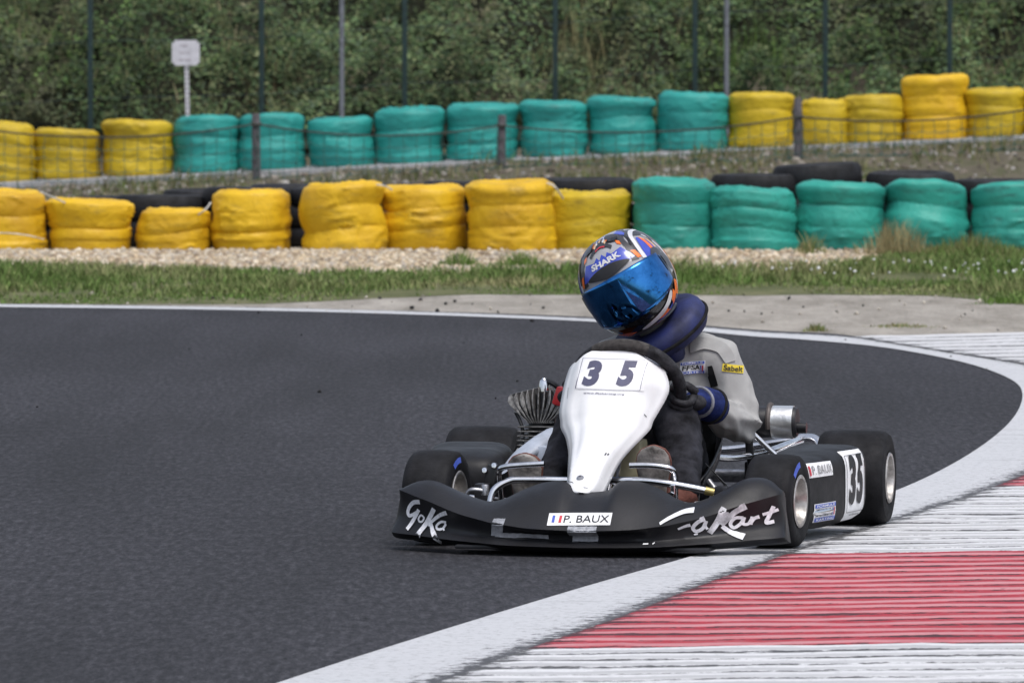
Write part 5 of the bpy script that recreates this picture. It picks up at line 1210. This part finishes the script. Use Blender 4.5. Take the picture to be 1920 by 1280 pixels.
# forehead badge and vents
hpoly('badge_border', [(-40, 24), (-34, 42), (-22, 52), (-12, 44), (0, 54), (12, 44), (22, 52), (34, 42), (40, 24), (0, 22)], 'h_silver', 1.006, n=0)
hpoly('forehead_badge', [(-36, 26), (-30, 44), (-14, 42), (-9, 47), (-5, 42), (0, 48), (5, 42), (9, 47), (14, 42), (30, 44), (36, 26), (0, 24)], 'h_blue', 1.011, n=0)
hpoly('brow_vent', [(-28, 26), (-14, 31.5), (0, 33), (14, 31.5), (28, 26), (14, 22), (0, 20), (-14, 22)], 'ink_black', 1.022)
V_, F_ = text_geo('SHARK', 42, 7.0, bold=.045); bm = bmesh.new(); vs = [bm.verts.new(hs_(a + 2, 37.3 + b_, 1.019)) for a, b_ in V_]
for f in F_:
    try: bm.faces.new([vs[i] for i in f])
    except ValueError: pass
pp('helmet_word', bm, 'h_white', helmet, recalc=True)
for s in (-1, 1):
    hline('dark_sweep', [(s * 34, 22), (s * 38, 38), (s * 44, 54), (s * 66, 66), (s * 110, 68)], (9, 8), 'h_grey', 1.009)
    hline('pale_sweep', [(s * 46, 19), (s * 50, 36), (s * 62, 50), (s * 86, 56), (s * 110, 52)], (6, 5), 'h_white', 1.013)
    hpoly('blue_panel', [(s * 50, 17), (s * 55, 34), (s * 66, 45), (s * 78, 36), (s * 84, 18), (s * 70, 15)], 'h_blue', 1.009)
    hpoly('orange_shard', [(s * 66, 22), (s * 70, 44), (s * 76, 38), (s * 74, 22)], 'h_orange', 1.014, n=0)
    hpoly('orange_shard', [(s * 79, 22), (s * 80, 40), (s * 85, 34), (s * 84, 22)], 'h_tan', 1.014, n=0)
    hpoly('dark_crescent', [(s * 56, 16), (s * 66, 24), (s * 80, 22), (s * 86, 14), (s * 70, 13)], 'h_grey', 1.015)
    hline('pale_sweep', [(s * 88, 44), (s * 95, 20), (s * 100, 0), (s * 98, -24), (s * 80, -46)], (5, 6), 'h_white', 1.011)
    hpoly('orange_flame', [(s * 54, -38), (s * 62, -29), (s * 68, -34), (s * 76, -22), (s * 86, -26), (s * 84, -42), (s * 72, -38), (s * 60, -47)], 'h_orange', 1.026, n=0)
    hpoly('orange_flame', [(s * 12, -46), (s * 24, -41), (s * 32, -45), (s * 46, -40), (s * 44, -46), (s * 54, -50), (s * 34, -52)], 'h_orange', 1.026 if s < 0 else 1.012, n=0)
    hline('blue_sweep', [(s * 82, -26), (s * 70, -38), (s * 50, -50), (s * 20, -56)], (5, 5), 'h_blue', 1.010)
    hpoly('orange_flame', [(s * 100, 12), (s * 106, 2), (s * 104, -16), (s * 110, -30), (s * 112, -8), (s * 110, 10)], 'h_orange', 1.012, n=0)
    hpoly('top_vent', [(s * 22, 60), (s * 26, 74), (s * 40, 78), (s * 52, 70), (s * 44, 60), (s * 32, 56)], 'h_grey', 1.03)
    hpoly('vent_mouth', [(s * 24, 58), (s * 32, 62), (s * 44, 60), (s * 32, 55)], 'h_black', 1.036)
    hpoly('tan_shard', [(s * 12, 60), (s * 10, 74), (s * 20, 78), (s * 18, 64)], 'h_tan', 1.012, n=0)
    hpoly('blue_shard', [(s * 54, 56), (s * 70, 60), (s * 90, 72), (s * 60, 72)], 'h_blue', 1.012, n=0)
    hpoly('orange_shard', [(s * 30, 50), (s * 33, 58), (s * 37, 52), (s * 34, 46)], 'h_orange', 1.014, n=0)
    hpoly('orange_shard', [(s * 38, 23), (s * 36, 34), (s * 42, 32), (s * 43, 22)], 'h_orange', 1.014, n=0)
for sg_ in (-1, 1): hpoly('dark_panel', [(sg_ * 40, 22), (sg_ * 42, 40), (sg_ * 56, 58), (sg_ * 90, 66), (sg_ * 120, 50), (sg_ * 100, 10), (sg_ * 92, 14), (sg_ * 86, 44), (sg_ * 64, 50), (sg_ * 48, 36)], 'h_grey', 1.004, n=0)
hpoly('dark_crown', [(-44, 50), (-34, 58), (-16, 60), (0, 66), (16, 60), (34, 58), (44, 50), (60, 66), (40, 82), (-40, 82), (-60, 66)], 'h_grey', 1.005, n=0)
for a0, e0, a1, e1, wd_, mm in ((-8, 66, -20, 80, 5, 'h_white'), (9, 66, 24, 82, 5, 'h_white'), (-30, 62, -50, 74, 5, 'h_silver'), (30, 64, 50, 76, 5, 'h_silver'), (-2, 70, 2, 84, 7, 'h_tan'), (-18, 64, -34, 78, 3, 'h_orange'), (18, 64, 36, 80, 3, 'h_orange'), (-12, 72, -30, 84, 4, 'h_blue'), (13, 72, 34, 84, 4, 'h_blue'), (-62, 30, -88, 40, 4, 'h_white'), (-64, 22, -84, 26, 5, 'h_black'), (-45, 26, -60, 54, 4, 'h_black'), (44, 40, 56, 60, 3.5, 'h_black'), (88, 30, 96, 52, 5, 'h_black')):
    hline('crown_streak', [(a0, e0), ((a0 + a1) / 2 + 3, (e0 + e1) / 2), (a1, e1)], (wd_, wd_ * .3), mm, 1.020)
hline('vent_arch', [(-20, 50), (-14, 57), (0, 61), (14, 57), (20, 50)], 6, 'h_grey', 1.016); hline('vent_arch', [(-10, 56), (0, 59), (10, 56)], 2.4, 'ink_red', 1.022)
hpoly('chin_strip', [(-4, -47), (16, -42), (38, -37), (56, -28), (58, -35), (40, -44), (16, -50), (-2, -52)], 'h_white', 1.016)
hpoly('chin_vent', [(-18, -28), (0, -26), (18, -28), (14, -34), (0, -35), (-14, -34)], 'h_black', 1.012)
bm = bmesh.new(); tube(bm, [hs_(a, -57, 1.0) for a in AZ], .006, 8, caps=False); pp('edge_trim', bm, 'h_grey', helmet)
# what the visor hides: the face
bm = bmesh.new(); rings = []
for e in range(-80, 81, 10):
    rings.append([HM @ Vector((.072 * math.sin(R(a)) * math.cos(R(e)), -.092 * math.cos(R(a)) * math.cos(R(e)) * (1 if abs(a) > 90 else 1), .105 * math.sin(R(e)) - .01)) for a in range(-180, 180, 15)])
rings_to(bm, rings); face = pp('head', bm, 'skin')
